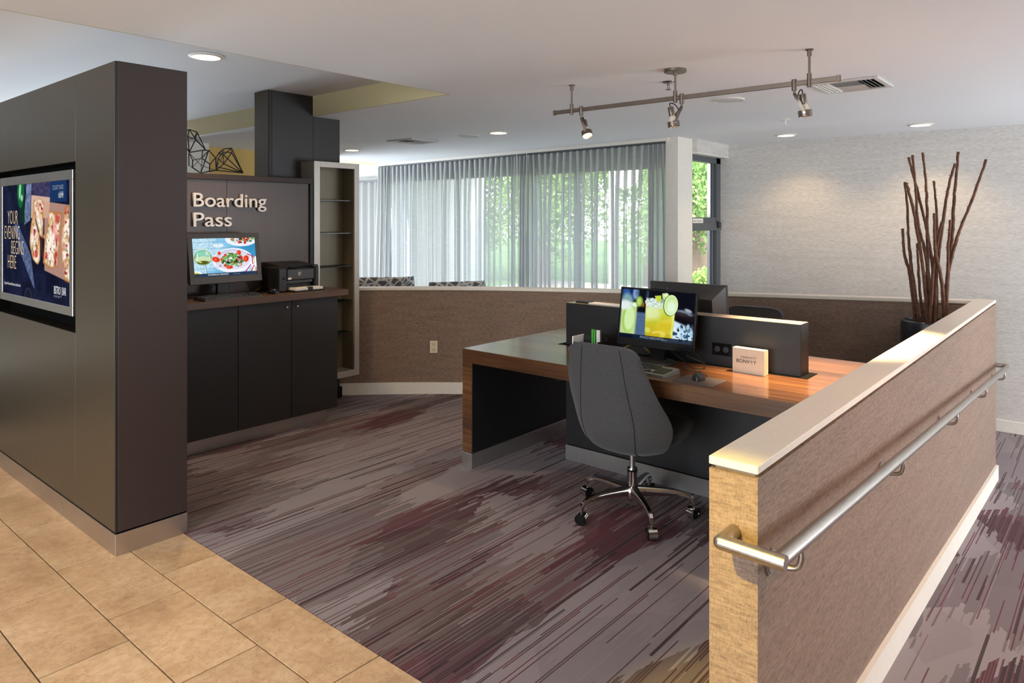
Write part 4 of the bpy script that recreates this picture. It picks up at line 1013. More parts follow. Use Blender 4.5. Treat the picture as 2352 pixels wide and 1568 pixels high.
P.put(P.poly([(.46, .10), (.55, .08), (.56, .2), (.50, .22)], .01), (190, 210, 70)); P.put(P.poly([(.56, .04), (.63, .02), (.68, .10), (.62, .2), (.57, .14)], .01), (196, 226, 150)); P.put(P.poly([(.58, .07), (.63, .05), (.64, .12)], .01), (240, 248, 226))
P.put(P.ell(.685, .265, .098, .215, .08, .03), (60, 96, 26)); P.put(P.ell(.690, .262, .092, .205, .08, .04), (226, 244, 190)); P.put(P.ell(.692, .262, .080, .182, .08, .06), (196, 228, 150)); P.put(P.ell(.70, .30, .06, .13, .08, .8), (226, 246, 220), .9)
P.put(P.ell(.45, .965, .06, .03, 0, .6), (220, 240, 250), .8); P.put(P.ell(.62, .965, .06, .025, 0, .6), (190, 220, 246), .8)
P.put((P.V > .915).astype(float), (8, 16, 34), .80)
sc2, T2, r2 = computer('desktop_computer', 'slim black computer screen showing a green cocktail on the desk', (3.655, 2.022, DZ), -PI/2, .500, .345, .045, .012, math.radians(9), m_gloss, 0, .085)
P.obj('screen_picture', m_screen, scr_place(T2, r2), sc2)
scr_text(sc2, T2, r2, 'MANGO MARGARITA', .30, .978, .021, m_txtgrey, xs=.70, spacing=1.1); scr_text(sc2, T2, r2, '120 CAL', .60, .976, .010, m_txtgrey)
scr_text(sc2, T2, r2, 'ThinkCentre', .0, 1.06, .008, m_txtgrey)
MB().rbox(-.055, .055, .000, .022, .3455, .3565, .003).xf(T2).build('camera_bar', m_plastic, sc2)
for i, u in enumerate((.205, .220, .233)):
    MB().rbox(u-.002, u+.002, -.0052, -.004, .012, .016, .0005).xf(T2).build('button', m_plastic2, sc2)
keyboard('grey keyboard on the desk in front of the cocktail screen', (3.445, 2.005, DZ), -PI/2-math.radians(5), mat=pm('grey_keyboard_case', srgb(112, 114, 114), .4), palm=.015)
mpd = MB().rbox(3.311, 3.503, 1.508, 1.728, DZ, DZ+.003, .001).build('mouse_pad', pm('mouse_pad_cloth', srgb(66, 58, 60), .85, scale=200))
tag(mpd, 'dark rectangular mouse pad at the desk edge', 'mouse pad')
mouse('matt black mouse resting on the dark mouse pad', (3.425, 1.632, DZ+.003), -PI/2+.25, m_plastic)
# acrylic sign block
sb = thing('sign_block', 'frosted block sign standing against the black desk divider', 'sign', (3.755, 1.492, DZ), math.radians(-4))
MB().rbox(-.022, .022, -.0905, .0905, 0, .135, .0015).build('block', m_acrylic, sb)
MB().box(.008, .0225, -.092, -.0902, .003, .133).build('edge_face', pm('clear_edge', srgb(232, 214, 190), .15), sb)
MT = lambda y, z: face_minus_x(-.0228, y, z)
text_obj('lettering', 'MARRIOTT', .0158, m_signink, MT(-.002, .082), sb, align='CENTER', spacing=1.18)
text_obj('lettering', 'BONV', .0268, m_signink, MT(.068, .0565), sb, bold=.0003, spacing=1.08)
text_obj('lettering', 'o', .0230, m_signink, MT(-.0135, .0625), sb, bold=.0003)
text_obj('lettering', 'Y', .0268, m_signink, MT(-.0300, .0565), sb, bold=.0003)
MB().box(-.0232, -.0222, -.029, -.013, .0545, .0560).build('underline', m_signcopper, sb)
# organiser with cards and pens, mostly hidden by the chair
og = thing('desk_organizer', 'white-edged desk organiser box behind the chair back', 'organizer', (3.60, 2.46, DZ))
MB().rbox(-.06, .06, -.13, .06, 0, .012, .002).build('tray', m_black, og)
MB().rbox(-.06, .06, .052, .060, .012, .118, .001).build('side', m_paper, og)
MB().rbox(-.06, .06, -.13, -.122, .012, .10, .001).build('side', m_black, og)
MB().rbox(.052, .060, -.122, .052, .012, .112, .001).build('side', m_black, og)
MB().rbox(-.060, -.054, -.122, .052, .012, .085, .001).build('side', m_black, og)
m_green = pm('green_marker', srgb(70, 170, 50), .4)
for (y, zz, mt, nm, lab) in ((-.050, .152, m_green, 'highlighter', 'left green highlighter standing in the desk organiser'), (-.066, .152, m_green, 'highlighter', 'right green highlighter standing in the desk organiser'),
                            (-.086, .150, m_paper, 'marker_pen', 'left white marker standing in the desk organiser'), (-.100, .150, m_paper, 'marker_pen', 'right white marker standing in the desk organiser'), (-.113, .150, m_black, 'marker_pen', 'black marker at the right end of the desk organiser')):
    t = thing(nm, lab, 'pen', (3.60+.0, 2.46+y, DZ+.0125))
    MB().cyl((0, 0, 0), (0, 0, zz*.62), .0062, n=12).build('barrel', mt, t, 40)
    MB().cyl((0, 0, zz*.62), (0, 0, zz), .0068, n=12).build('cap', mt, t, 40)
# pads on the divider
cb_ = MB().rbox(3.865, 3.945, 2.30, 2.62, 1.046, 1.052, .001).build('paper_pad', m_paper)
tag(cb_, 'white pad lying on top of the divider left of the screen', 'paper')
ck = MB().rbox(3.868, 3.942, 2.60, 2.70, 1.0461, 1.056, .002).build('binder_clip', m_black)
ck.location = (0, .025, 0); tag(ck, 'black clip holder at the left end of the white pad on the divider', 'clip')
# cables on and under the desk
def cable(name, label, pts, r, mat):
    return tag(MB().tube(catmull(pts, 6), r, 6).build(name, mat, None, 60), label, 'cable')
cable('network_cable', 'yellow network cable behind the cocktail screen', [(3.77, 2.10, DZ+.02), (3.74, 2.14, DZ+.07), (3.72, 2.21, DZ+.075), (3.70, 2.30, DZ+.03), (3.70, 2.38, DZ+.004)], .0028, m_yelcable)
cable('power_cable', 'black cable looping right of the round screen foot', [(3.70, 1.95, DZ+.085), (3.70, 1.84, DZ+.02), (3.66, 1.78, DZ+.004), (3.69, 1.73, DZ+.004), (3.75, 1.76, DZ+.02), (3.74, 1.86, DZ+.05)], .0025, m_cable)
cable('signal_cable', 'thin black cable hanging from the lower right of the cocktail screen', [(3.685, 1.80, DZ+.10), (3.74, 1.775, DZ+.05), (3.79, 1.765, DZ+.004), (3.80, 1.80, DZ+.004)], .0018, m_cable)
cable('mouse_cable', 'thin black cable from the mouse across the wood', [(3.475, 1.625, DZ+.012), (3.54, 1.64, DZ+.004), (3.58, 1.72, DZ+.004), (3.60, 1.80, DZ+.004), (3.68, 1.86, DZ+.012)], .0017, m_cable)
bun = thing('cable_bundle', 'bundle of black cables hanging under the desk left of the chair', 'cable', (3.80, 2.74, .58))
for i in range(7):
    r_ = random.Random(i); pts = [(0.025, -.02+.01*i*.2, .095)]
    for k in range(7): pts.append((-.05+.04*r_.random(), -.05+.13*r_.random(), .03-.06*r_.random()-.004*k))
    pts.append((.026, -.09, .02)); MB().tube(catmull(pts, 4), .0042, 6).build('cable', m_cable, bun, 60)
MB().tube(catmull([(.02, -.02, .07), (-.02, .0, .035), (-.04, .03, -.005)], 5), .0030, 6).build('cable', m_yelcable, bun, 60)
cable('hanging_cable', 'grey cable sagging under the desk top right of the chair', [(3.826, 2.05, .60), (3.80, 1.95, .615), (3.80, 1.86, .63), (3.79, 1.79, .655), (3.78, 1.77, .678)], .0030, m_cable)

# computer on the far side, seen from behind
sc3, T3, r3 = computer('desktop_computer', 'back of a black computer on the far side of the divider', (4.245, 2.075, DZ), PI/2, .530, .372, .052, .030, math.radians(7), m_plastic2, .115, .058, 'box')
MB().box(r3[0], r3[1], -.0012, 0, r3[2], r3[3]).xf(T3).build('screen_picture', pm('dark_screen', srgb(40, 44, 50), .15), sc3)

# ---------------------------------------------------------------- office chairs
def office_chair(label, loc, rz):
    """local: faces +x"""
    t = thing('office_chair', label, 'chair', loc, rz)
    #          x      z     half    wing  edge-rise
    prof = [(-.282, .958, .212, .010, 0), (-.283, .945, .216, .012, 0), (-.282, .915, .221, .018, 0), (-.278, .86, .229, .030, 0), (-.272, .77, .241, .056, 0), (-.265, .68, .257, .098, 0), (-.258, .60, .270, .148, 0), (-.250, .535, .272, .178, .004), (-.230, .475, .260, .175, .012), (-.188, .420, .236, .140, .018), (-.10, .385, .195, .09, .02)]
    prof = catmull(prof, 3)
    NU = 21
    def surf(off):
        rows = []
        for (x, z, hw, wing, er) in prof:
            row = []
            for j in range(NU):
                u = -1+2*j/(NU-1); a = abs(u)
                xx = x+wing*(a**2.6)
                yy = hw*math.copysign(min(a, 1)**.94, u)
                row.append(Vector((xx, yy, z+er*a*a-.052*max(0, min(1, (z-.80)/.156))*a**7)))
            rows.append(row)
        if off:
            n_ = len(rows); out = []
            for i in range(n_):
                r2_ = []
                for j in range(NU):
                    du = rows[i][min(j+1, NU-1)]-rows[i][max(j-1, 0)]; dv = rows[min(i+1, n_-1)][j]-rows[max(i-1, 0)][j]
                    nn = du.cross(dv).normalized()
                    if nn.x > 0 and i < n_*.7: nn = -nn
                    if i >= n_*.7 and nn.z > 0: nn = -nn
                    r2_.append(rows[i][j]+nn*off)
                out.append(r2_)
            return out
        return rows
    A = surf(0); B = surf(.034)
    m = MB().grid(A); m.grid(B); n_ = len(A); o_ = n_*NU
    ring = [(0, j) for j in range(NU)]+[(i, NU-1) for i in range(1, n_)]+[(n_-1, j) for j in range(NU-2, -1, -1)]+[(i, 0) for i in range(n_-2, 0, -1)]
    for k in range(len(ring)):
        a = ring[k]; b = ring[(k+1) % len(ring)]
        m.f.append((a[0]*NU+a[1], b[0]*NU+b[1], o_+b[0]*NU+b[1], o_+a[0]*NU+a[1]))
    o = m.build('backrest', m_chairfab, t, 60)
    sd = o.modifiers.new('round', 'SUBSURF'); sd.levels = 1; sd.render_levels = 1
    for f_ in (-.52, .52):
        pts = []
        for i in range(3, n_):
            j = (f_*(.98-.30*((i/n_-.45)**2))+1)/2*(NU-1); j0 = int(j); fr_ = j-j0
            C = surf(.0342)
            pts.append(C[i][j0].lerp(C[i][min(j0+1, NU-1)], fr_))
        MB().tube(pts, .0022, 6).build('seam', m_chairseam, t, 60)
    edge = [A[i][0].lerp(B[i][0], .5) for i in range(n_-4, -1, -1)]+[A[0][j].lerp(B[0][j], .5) for j in range(1, NU)]+[A[i][NU-1].lerp(B[i][NU-1], .5) for i in range(1, n_-3)]
    # seat cushion: rounded slab sweeping forward
    rows = []
    sp = [(-.11, .470, .170, .0), (-.06, .472, .205, .05), (.04, .484, .252, .09), (.16, .496, .250, .095), (.25, .498, .240, .088), (.305, .486, .225, .065), (.330, .460, .205, .02)]
    for (x, zt_, hw, th) in catmull(sp, 3):
        r_ = []
        for k in range(24):
            a = 2*PI*k/24; c, s_ = math.cos(a), math.sin(a)
            yy = hw*math.copysign(abs(c)**.45, c); zz = (zt_-th/2-.004)+(th/2+.006)*math.copysign(abs(s_)**.7, s_)
            r_.append((x-.02*(abs(c)**3)*(x > .2), yy, zz+(.012*abs(c)**3)))
        rows.append(r_+[r_[0]])
    sm = MB().grid(rows); nn = len(rows); sm.f.append(tuple(range(24))); sm.f.append(tuple((nn-1)*25+k for k in range(24)))
    sm.build('seat', m_chairfab, t, 50)
    # underside shell between seat and column
    MB().lathe([(0, .372), (.06, .372), (.10, .385), (.14, .405), (0, .41)], 28).build('seat_support', m_plastic, t, 40)
    MB().rbox(.0, .23, -.155, -.140, .366, .378, .004).build('lever', m_gloss, t)
    MB().box(-.02, .02, -.14, .0, .372, .384).build('lever_arm', m_gloss, t)
    MB().cyl((0, 0, .245), (0, 0, .376), .0145, n=20).build('gas_piston', m_alu, t, 40)
    MB().lathe([(0, .252), (.0265, .252), (.0285, .246), (.0285, .236), (.0270, .234), (.0265, .115), (.03, .09), (.02, .075), (0, .075)], 28).build('column', m_chrome, t, 40)
    MB().lathe([(0, .2505), (.0268, .2505), (.029, .244), (.0285, .2345), (.02, .2345)], 28).build('column_collar', m_gloss, t, 40)
    hub = MB().lathe([(0, .150), (.040, .148), (.046, .135), (.044, .095), (.03, .085), (0, .085)], 28).build('hub', m_chrome, t, 40)
    return t
def chair_base(t, a0):
    for k in range(5):
        a = math.radians(a0+72*k); R_ = Matrix.Rotation(a, 4, 'Z')
        st = [(.030, .128, .0230, .052), (.10, .130, .0195, .044), (.18, .131, .0160, .036), (.255, .127, .0130, .027), (.296, .117, .0120, .022), (.315, .098, .0110, .019), (.321, .076, .0105, .018)]
        st = catmull(st, 3); rows = []
        for i, (r, z, hw, hh) in enumerate(st):
            b0 = st[max(i-1, 0)]; b1 = st[min(i+1, len(st)-1)]; d = Vector((b1[0]-b0[0], 0, b1[1]-b0[1])).normalized(); nrm = Vector((-d.z, 0, d.x))
            row = []
            for (sy, sn) in ((-.75, 1), (.75, 1), (1, .55), (1, -.6), (.7, -1), (-.7, -1), (-1, -.6), (-1, .55)):
                row.append(Vector((r, hw*sy, z))+nrm*(hh*.5*sn))
            rows.append(row+[row[0]])
        m = MB().grid(rows); nn = len(rows); m.f.append(tuple(range(8))); m.f.append(tuple((nn-1)*9+q for q in range(8)))
        lg = m.xf(R_).build('leg', m_chrome, t, 35)
        cs = MB().cyl((.321, 0, .066), (.321, 0, .082), .0075, n=12)
        w2 = Matrix.Rotation(a, 4, 'Z') @ Matrix.Translation((.321, 0, .030)) @ Matrix.Rotation(math.radians(30+50*k), 4, 'Z')
        ca = MB()
        ca.lathe([(.0, -.012), (.0285, -.012), (.0305, -.008), (.0305, .008), (.0285, .012), (0, .012)], 24).xf(Matrix.Rotation(PI/2, 4, 'X'))
        # chrome hood: upper three quarters of a drum
        hd = MB(); rows = []
        for i in range(17):
            b = math.radians(-40+260*i/16); c, s_ = math.cos(b)*.0312, math.sin(b)*.0312
            rows.append([(c, -.0225, s_), (c*1.0, -.019, s_), (c, .019, s_), (c, .0225, s_)])
        hd.grid(rows).xf(w2 @ Matrix.Translation((0, 0, .0015)))
        o = hd.build('caster_hood', m_chrome, None, 40); o.parent = lg
        o = cs.xf(R_).build('caster_stem', m_chrome, None, 40); o.parent = lg
        for s_ in (-1, 1):
            wv_ = MB().lathe([(0, -.008), (.026, -.008), (.0298, -.005), (.0298, .006), (.027, .0085), (0, .0085)], 22).xf(Matrix.Translation((0, s_*.0135, 0)) @ Matrix.Rotation(PI/2, 4, 'X')).xf(w2)
            o = wv_.build('wheel', m_gloss, None, 40); o.parent = lg
ch1 = office_chair('charcoal swivel chair with its back to us at the near side of the desk', (3.352, 1.985, 0), 0)
chair_base(ch1, 12)
ch2 = copy_tree(ch1); ch2.location = (4.83, 1.985, 0); ch2.rotation_euler = (0, 0, PI+.06)
ch2['label'] = 'charcoal swivel chair on the far side, only its back top showing'

# ---------------------------------------------------------------- handrail along the ramp wall
hr = thing('handrail', 'brushed steel tube handrail running down the outside of the half wall', 'handrail', (4.1, .6, .6))
RY = .600; RR = .0188
rz_ = lambda x: .790-(x-1.69)*.0655
xa, xb = 1.682, 6.56
MB().tube([(xa, RY, rz_(xa)), (xb, RY, rz_(xb))], RR, 24).build('rail', m_rail, hr, 50, world=True)
MB().tube([(xa, RY-RR*.98, rz_(xa)), (xa, .742, rz_(xa)+.004)], RR, 24).build('end_return', m_rail, hr, 50, world=True)
MB().tube([(xa, .742, rz_(xa)+.004), (HX0, .742, rz_(xa)+.004)], RR*.98, 24).build('wall_return', m_rail, hr, 50, world=True)
MB().sphere((xa, .742, rz_(xa)+.004), RR*.985, 18, 12).build('mitre', m_rail, hr, 60, world=True)
MB().tube([(xb, RY-.003, rz_(xb)), (xb+.05, RY, rz_(xb)-.003), (xb+.085, RY+.03, rz_(xb)-.004)], RR, 20).tube([(xb+.085, RY+.03, rz_(xb)-.004), (xb+.085, .745, rz_(xb)-.004)], RR, 20).tube([(xb+.085, .745, rz_(xb)-.004), (HX1-.003, .745, rz_(xb)-.004)], RR, 20).build('end_return', m_rail, hr, 50, world=True)
for x in (1.845, 3.00, 4.23, 5.34, 6.37):
    z = rz_(x)
    pts = catmull([(x, .679, z-.075), (x, .650, z-.078), (x, .612, z-.070), (x, RY, z-.045), (x, RY, z-RR+.001)], 5)
    b = MB().tube(pts, .0075, 10).build('bracket', m_rail, hr, 50, world=True)
    q = MB().cyl((x, .6795, z-.075), (x, .674, z-.075), .034, n=28).cyl((x, .674, z-.075), (x, .671, z-.075), .028, n=28); q.shift([-c for c in hr.location])
    o = q.build('bracket_rose', m_rail, None, 40); o.parent = b

# wall outlet on the curved wall
ow = thing('wall_outlet', 'ivory double power outlet low on the curved half wall', 'outlet', (4.478, 4.742, .43), math.radians(-46.5))
MB().rbox(-.035, .035, -.006, .0, -.057, .057, .003).build('plate', m_ivory, ow)
for s in (-1, 1):
    MB().rbox(-.017, .017, -.0085, -.005, s*.025-.0145, s*.025+.0145, .006).build('socket', m_ivory, ow)
    e = MB()
    for d in (-.007, .007): e.box(d-.0014, d+.0014, -.0095, -.0083, s*.025-.001, s*.025+.008)
    e.box(-.002, .002, -.0095, -.0083, s*.025-.011, s*.025-.006); e.build('slots', m_dark, ow)

# ---------------------------------------------------------------- vase of tall branches
vs = thing('floor_vase', 'tall matt black vase in the corner of the half walls', 'vase', (6.085, 1.042, 0))
MB().lathe([(0, 0), (.175, 0), (.185, .02), (.190, .40), (.192, .80), (.184, .835), (.168, .842), (.160, .83), (.158, .70), (0, .68)], 40).build('body', m_pot, vs, 40)
Fv = Vector((math.cos(HEAD), math.sin(HEAD), 0)); Rv = Vector((math.sin(HEAD), -math.cos(HEAD), 0))
def branch(pts, rr, label, dep):
    """pts: (sideways, height) of the stick seen from the desk side, metres from the vase centre"""
    base = Vector((6.085, 1.042, 0)); P_ = []
    n = len(pts)
    for i, (a, z) in enumerate(pts):
        P_.append(base+Rv*a+Fv*(dep*(.35+.65*i/(n-1)))+Vector((0, 0, z)))
    Q = catmull([tuple(p) for p in P_], 7)
    r_ = random.Random(label); rad = [rr*(1.12-.45*i/len(Q))*(1+.10*r_.uniform(-1, 1)) for i in range(len(Q))]
    rad[-1] *= 1.25; rad[-2] *= 1.2
    Q = [Vector(q)+Vector((r_.uniform(-1, 1), r_.uniform(-1, 1), 0))*.0022 for q in Q]
    m = MB().tube(Q, rad, 7)
    for k in range(26):     # flaking bark and knots
        i = r_.randrange(3, len(Q)-1); p = Q[i].lerp(Q[i-1], r_.random()); an = r_.random()*6.28
        d = Vector((math.cos(an), math.sin(an), .5)); m.cyl(p, p+d*(rr*1.55), rr*.30, rr*.08, 4)
    o = m.build('branch', m_sticks, None, 50); return tag(o, label, 'branch', None)
branch([(-0.01, 0.626), (-0.049, 1.153), (-0.125, 1.613), (-0.168, 1.778), (-0.197, 1.873)], .0125, 'brown branch leaning farthest left in the vase, ending in a dark knob', -.05)
branch([(-0.036, 0.626), (-0.102, 1.153), (-0.128, 1.416), (-0.135, 1.679), (-0.148, 1.886)], .0115, 'straight brown branch just right of the leftmost one, of the same height', .06)
branch([(0.03, 0.626), (-0.023, 1.284), (-0.086, 1.547), (-0.109, 1.811), (-0.135, 2.084)], .0118, 'tall thin branch, leftmost of those reaching the top', -.02)
branch([(0.056, 0.692), (0.056, 1.218), (0.007, 1.58), (-0.059, 1.876), (-0.105, 2.077)], .0118, 'tall branch crossing to the upper left, its tip beside the tallest left one', .09)
branch([(-0.003, 0.626), (-0.003, 1.284), (-0.007, 1.679), (-0.013, 1.876), (-0.036, 2.107)], .0115, 'tall nearly upright branch in the middle of the vase', .02)
branch([(0.023, 0.626), (0.03, 1.153), (0.076, 1.613), (0.115, 1.876), (0.148, 2.015)], .0125, 'branch in the right half bending right below the tallest tips', -.08)
branch([(0.122, 0.659), (0.155, 1.153), (0.194, 1.482), (0.211, 1.745), (0.23, 1.909), (0.253, 2.113)], .0135, 'tallest branch on the right, curving gently upright', .05)
branch([(0.082, 0.659), (0.122, 1.153), (0.174, 1.416), (0.227, 1.58), (0.303, 1.778), (0.392, 2.047)], .0128, 'branch leaning farthest right with the outermost tip', -.06)
branch([(0.063, 0.626), (0.089, 1.153), (0.109, 1.482), (0.105, 1.745), (0.102, 1.896)], .0105, 'thin dark upright branch ending beside the one bending right', .11)
branch([(-0.056, 0.626), (-0.102, 1.153), (-0.128, 1.317), (-0.135, 1.531)], .0125, 'short dark branch hidden behind the leftmost one', .12)
branch([(0.109, 0.626), (0.056, 1.12), (-0.01, 1.383), (-0.03, 1.646)], .0135, 'short rust brown branch in front, curving left', -.12)
branch([(-0.023, 0.626), (-0.01, 1.12), (0.01, 1.383), (0.036, 1.584)], .0125, 'short rust brown branch leaning slightly right in the middle', -.10)
branch([(0.082, 0.626), (0.095, 1.12), (0.082, 1.383), (0.082, 1.597)], .0125, 'short rust brown upright branch right of the middle', -.13)
branch([(0.039, 0.626), (0.069, 0.988), (0.066, 1.218), (0.066, 1.334)], .0110, 'lowest branch, ending inside the bunch', .03)
branch([(0.016, 0.626), (-0.023, 1.021), (-0.023, 1.284), (-0.016, 1.416)], .0110, 'low dark branch behind the middle of the bunch', .13)

# ---------------------------------------------------------------- curtains
CLX = lambda y: 6.975+(y-3.65)*.0585
def curtain(name, label, y0, y1, pitch, amp, mat, seed, flare=0.0, dx=0.0, group=None, ztop=2.43, zbot=ZL+.02, lean=0.0):
    r_ = random.Random(seed); n = max(3, int(round((y1-y0)/pitch)))
    ph = [r_.uniform(-.5, .5) for _ in range(n+2)]; am = [r_.uniform(.5, 1.35) for _ in range(n+2)]; dr = [r_.uniform(-1, 1) for _ in range(n+2)]
    per = 12; rows = []
    zs = [ztop, ztop-.05, ztop-.12, ztop-.35, ztop-.8, ztop-1.4, ztop-2.0, zbot]
    for z in zs:
        f = (ztop-z)/(ztop-zbot); g = min(1, (ztop-z)/.6); row = []
        for i in range(n*per+1):
            s = i/per; k = int(min(s, n-1e-6)); a = s-k
            A_ = amp*((1-g)*1.0+g*(am[k]*(1-a)+am[k+1]*a))
            drift = g*(dr[k]*(1-a)+dr[k+1]*a)*pitch*.45
            yy = y0+(y1-y0)*(s/n)+drift+pitch*.34*math.sin(4*PI*s+.4)*(1-.25*g)
            c = .5*(y0+y1); yy = c+(yy-c)*(1+flare*f)+lean*f
            xx = CLX(yy)+dx+A_*math.sin(2*PI*s+g*ph[k])*(1 if True else 0)
            row.append((xx, yy, z))
        rows.append(row)
    t = thing(name, label, 'curtain', (CLX((y0+y1)/2)+dx, (y0+y1)/2, zbot))
    MB().grid(rows).build('cloth', mat, t, 80, recalc=False, world=True)
    return t
curtain('sheer_curtain', 'wide sheer grey curtain left of the dark fabric band', 6.02, 8.62, .105, .042, m_sheer, 3)
curtain('sheer_curtain', 'wide sheer grey curtain right of the dark fabric band', 3.92, 5.66, .105, .042, m_sheer, 8)
curtain('drape', 'dark gathered drape at the right end beside the white post', 3.69, 3.93, .06, .030, m_drape, 5, flare=.20, dx=-.01)
curtain('drape', 'dark gathered drape band between the two wide sheers', 5.66, 5.88, .075, .028, m_drape, 6, flare=.15, dx=-.012)
curtain('sheer_curtain', 'narrow gathered sheer strip just left of the dark band', 5.88, 6.04, .055, .03, m_sheer, 16, dx=.0)
curtain('drape', 'dark gathered drape at the left end of the sheers, slanting outward', 8.66, 8.98, .08, .035, m_drape, 7, flare=.30, dx=-.02, lean=.10)
ctk = thing('curtain_track', 'slim pale curtain track along the ceiling above the sheers', 'curtain track', (7.1, 6.2, 2.45))
A0 = Vector((CLX(3.66)-.02, 3.66, 0)); A1 = Vector((CLX(9.0)-.02, 9.0, 0))
def along(z0, z1, w0, w1, y0=3.66, y1=9.0):
    return MB().hexa([(CLX(y0)+w0, y0, z0), (CLX(y0)+w1, y0, z0), (CLX(y1)+w1, y1, z0), (CLX(y1)+w0, y1, z0), (CLX(y0)+w0, y0, z1), (CLX(y0)+w1, y0, z1), (CLX(y1)+w1, y1, z1), (CLX(y1)+w0, y1, z1)])
along(2.455, 2.493, -.050, .045).build('track', m_white, ctk, world=True)
along(2.432, 2.455, -.012, .012).build('carrier_strip', m_winframe, ctk, world=True)
for yy in (5.90, 5.72, 8.6):
    MB().cyl((CLX(yy)-.06, yy, 2.45), (CLX(yy)-.065, yy, 1.45), .004, n=8).build('wand', m_white, ctk, 40, world=True)
# far bay: another sheer, mostly hidden by the shelf unit
rows = []
for z in (2.36, 2.2, 1.4, .4, ZL+.02):
    rows.append([(9.05+.04*math.sin(i*.9)+.02*math.sin(i*.37), 10.3+2.6*i/90, z) for i in range(91)])
fb = MB().grid(rows).build('sheer_curtain', cloth_sheer('far_sheer_cloth', (.42, .43, .44, 1), .86, .12), None, 80, recalc=False)
tag(fb, 'pale sheer curtain of the far bay, just right of the shelf unit', 'curtain')
struct(MB().box(9.02, 9.10, 10.2, 13, 2.36, 2.40).build('trim_5', m_winframe))

# ---------------------------------------------------------------- tall lounge chairs by the windows (backs showing over the curved wall)
def booth_fabric():
    t = NT('lattice_fabric'); p = t.obj(); sep = t.n('SeparateXYZ', Vector=p)
    out = None
    for (a, b, sc, w_, sd) in ((1, 1.15, 7.0, .10, 0), (1, -1.25, 6.0, .11, 3.0), (.35, 1.6, 4.6, .08, 7.0), (1.5, .35, 4.0, .07, 1.0)):
        wob = t.noise(t.mapv(p, (1, 1, 1), (sd, 0, 0)), 3.0, 2)
        s = t.math('ADD', t.math('MULTIPLY', sep.outputs[1], a*sc), t.math('ADD', t.math('MULTIPLY', sep.outputs[2], b*sc), t.math('MULTIPLY', wob, 1.6)))
        d = t.math('ABSOLUTE', t.math('SUBTRACT', t.math('FRACT', s), .5))
        l = t.math('LESS_THAN', d, w_)
        out = l if out is None else t.math('MAXIMUM', out, l)
    c = t.mix(out, srgb(92, 94, 98), srgb(196, 194, 190))
    t.bsdf(c, .9, 0, t.bump(t.noise(p, 400, 2), .2, .001)); return t.m
m_lattice = booth_fabric()
def lounge(label, loc, rz, wide):
    t = thing('lounge_chair', label, 'chair', loc, rz)
    w_ = wide/2
    rows = []
    for (z, hw, th) in ((.42, w_, .09), (.60, w_, .10), (1.0, w_, .10), (1.16, w_*.995, .095), (1.205, w_*.985, .08), (1.222, w_*.97, .05), (1.226, w_*.95, .012)):
        row = []
        for k in range(28):
            a = 2*PI*k/28; c, s_ = math.cos(a), math.sin(a)
            row.append((-.30+th*.5*math.copysign(abs(s_)**.6, s_)+.10*(abs(c)**6), hw*math.copysign(abs(c)**.35, c), z))
        rows.append(row+[row[0]])
    m = MB().grid(rows); m.f.append(tuple((len(rows)-1)*29+k for k in range(28))); m.build('backrest', m_lattice, t, 50)
    MB().rbox(-.25, .34, -w_+.02, w_-.02, .26, .45, .04).build('seat', m_lattice, t, 50)
    for s in (-1, 1):
        MB().rbox(-.26, .30, s*(w_-.03)-.05, s*(w_-.03)+.05, .26, .66, .03).build('arm', m_lattice, t, 50)
    for sx in (-.24, .28):
        for s in (-1, 1): MB().cyl((sx, s*(w_-.08), 0), (sx, s*(w_-.08), .265), .016, .022, 12).build('leg', m_darklam, t, 40)
    return t
lounge('grey lattice-patterned chair back showing beside the shelf unit, left of the pair', (6.42, 7.92, ZL), math.radians(52), .98)
lounge('grey lattice-patterned chair back showing over the curved wall, right of the pair', (6.60, 6.63, ZL), math.radians(62), .76)

# ---------------------------------------------------------------- outside
m_grass = None
t_ = NT('sunlit_grass'); p_ = t_.pos(); f_ = t_.noise(p_, 2.0, 4); g_n = t_.noise(p_, 60, 3)
t_.bsdf(t_.mix(t_.math('MULTIPLY', g_n, .6), t_.ramp(f_, [(.3, srgb(84, 122, 52)), (.7, srgb(114, 150, 72))]), srgb(64, 98, 40)), .9); m_grass = t_.m
m_path = pm('pale_path', srgb(160, 155, 148), .9, scale=4)
m_mulch = pm('mulch_bed', srgb(168, 156, 146), .95, var=.3, scale=20)
tag(stuff(MB().box(7.55, 60, -30, 60, ZL-.25, ZL-.10).build('lawn', m_grass)), 'bright green lawn outside the windows', 'grass')
pt = MB().box(7.55, 9.2, 3.9, 40, ZL-.0995, ZL-.085).build('path', m_path); tag(pt, 'pale path running outside along the glass', 'path')
pt2 = MB().hexa([(12, 0, ZL-.0995), (14.2, 0, ZL-.0995), (17, 40, ZL-.0995), (14.6, 40, ZL-.0995), (12, 0, ZL-.085), (14.2, 0, ZL-.085), (17, 40, ZL-.085), (14.6, 40, ZL-.085)]).build('path', m_path); tag(pt2, 'pale path crossing the lawn farther out', 'path')
mb_ = MB().hexa([(15.5, 4, ZL-.10), (18.5, 4, ZL-.10), (18.5, 14, ZL-.10), (15.5, 14, ZL-.10), (15.6, 4.1, ZL+.05), (18.4, 4.1, ZL+.05), (18.4, 13.9, ZL+.05), (15.6, 13.9, ZL+.05)]).build('mulch_bed', m_mulch); tag(mb_, 'brown mulch bed under the bushes seen through the narrow window', 'bed')
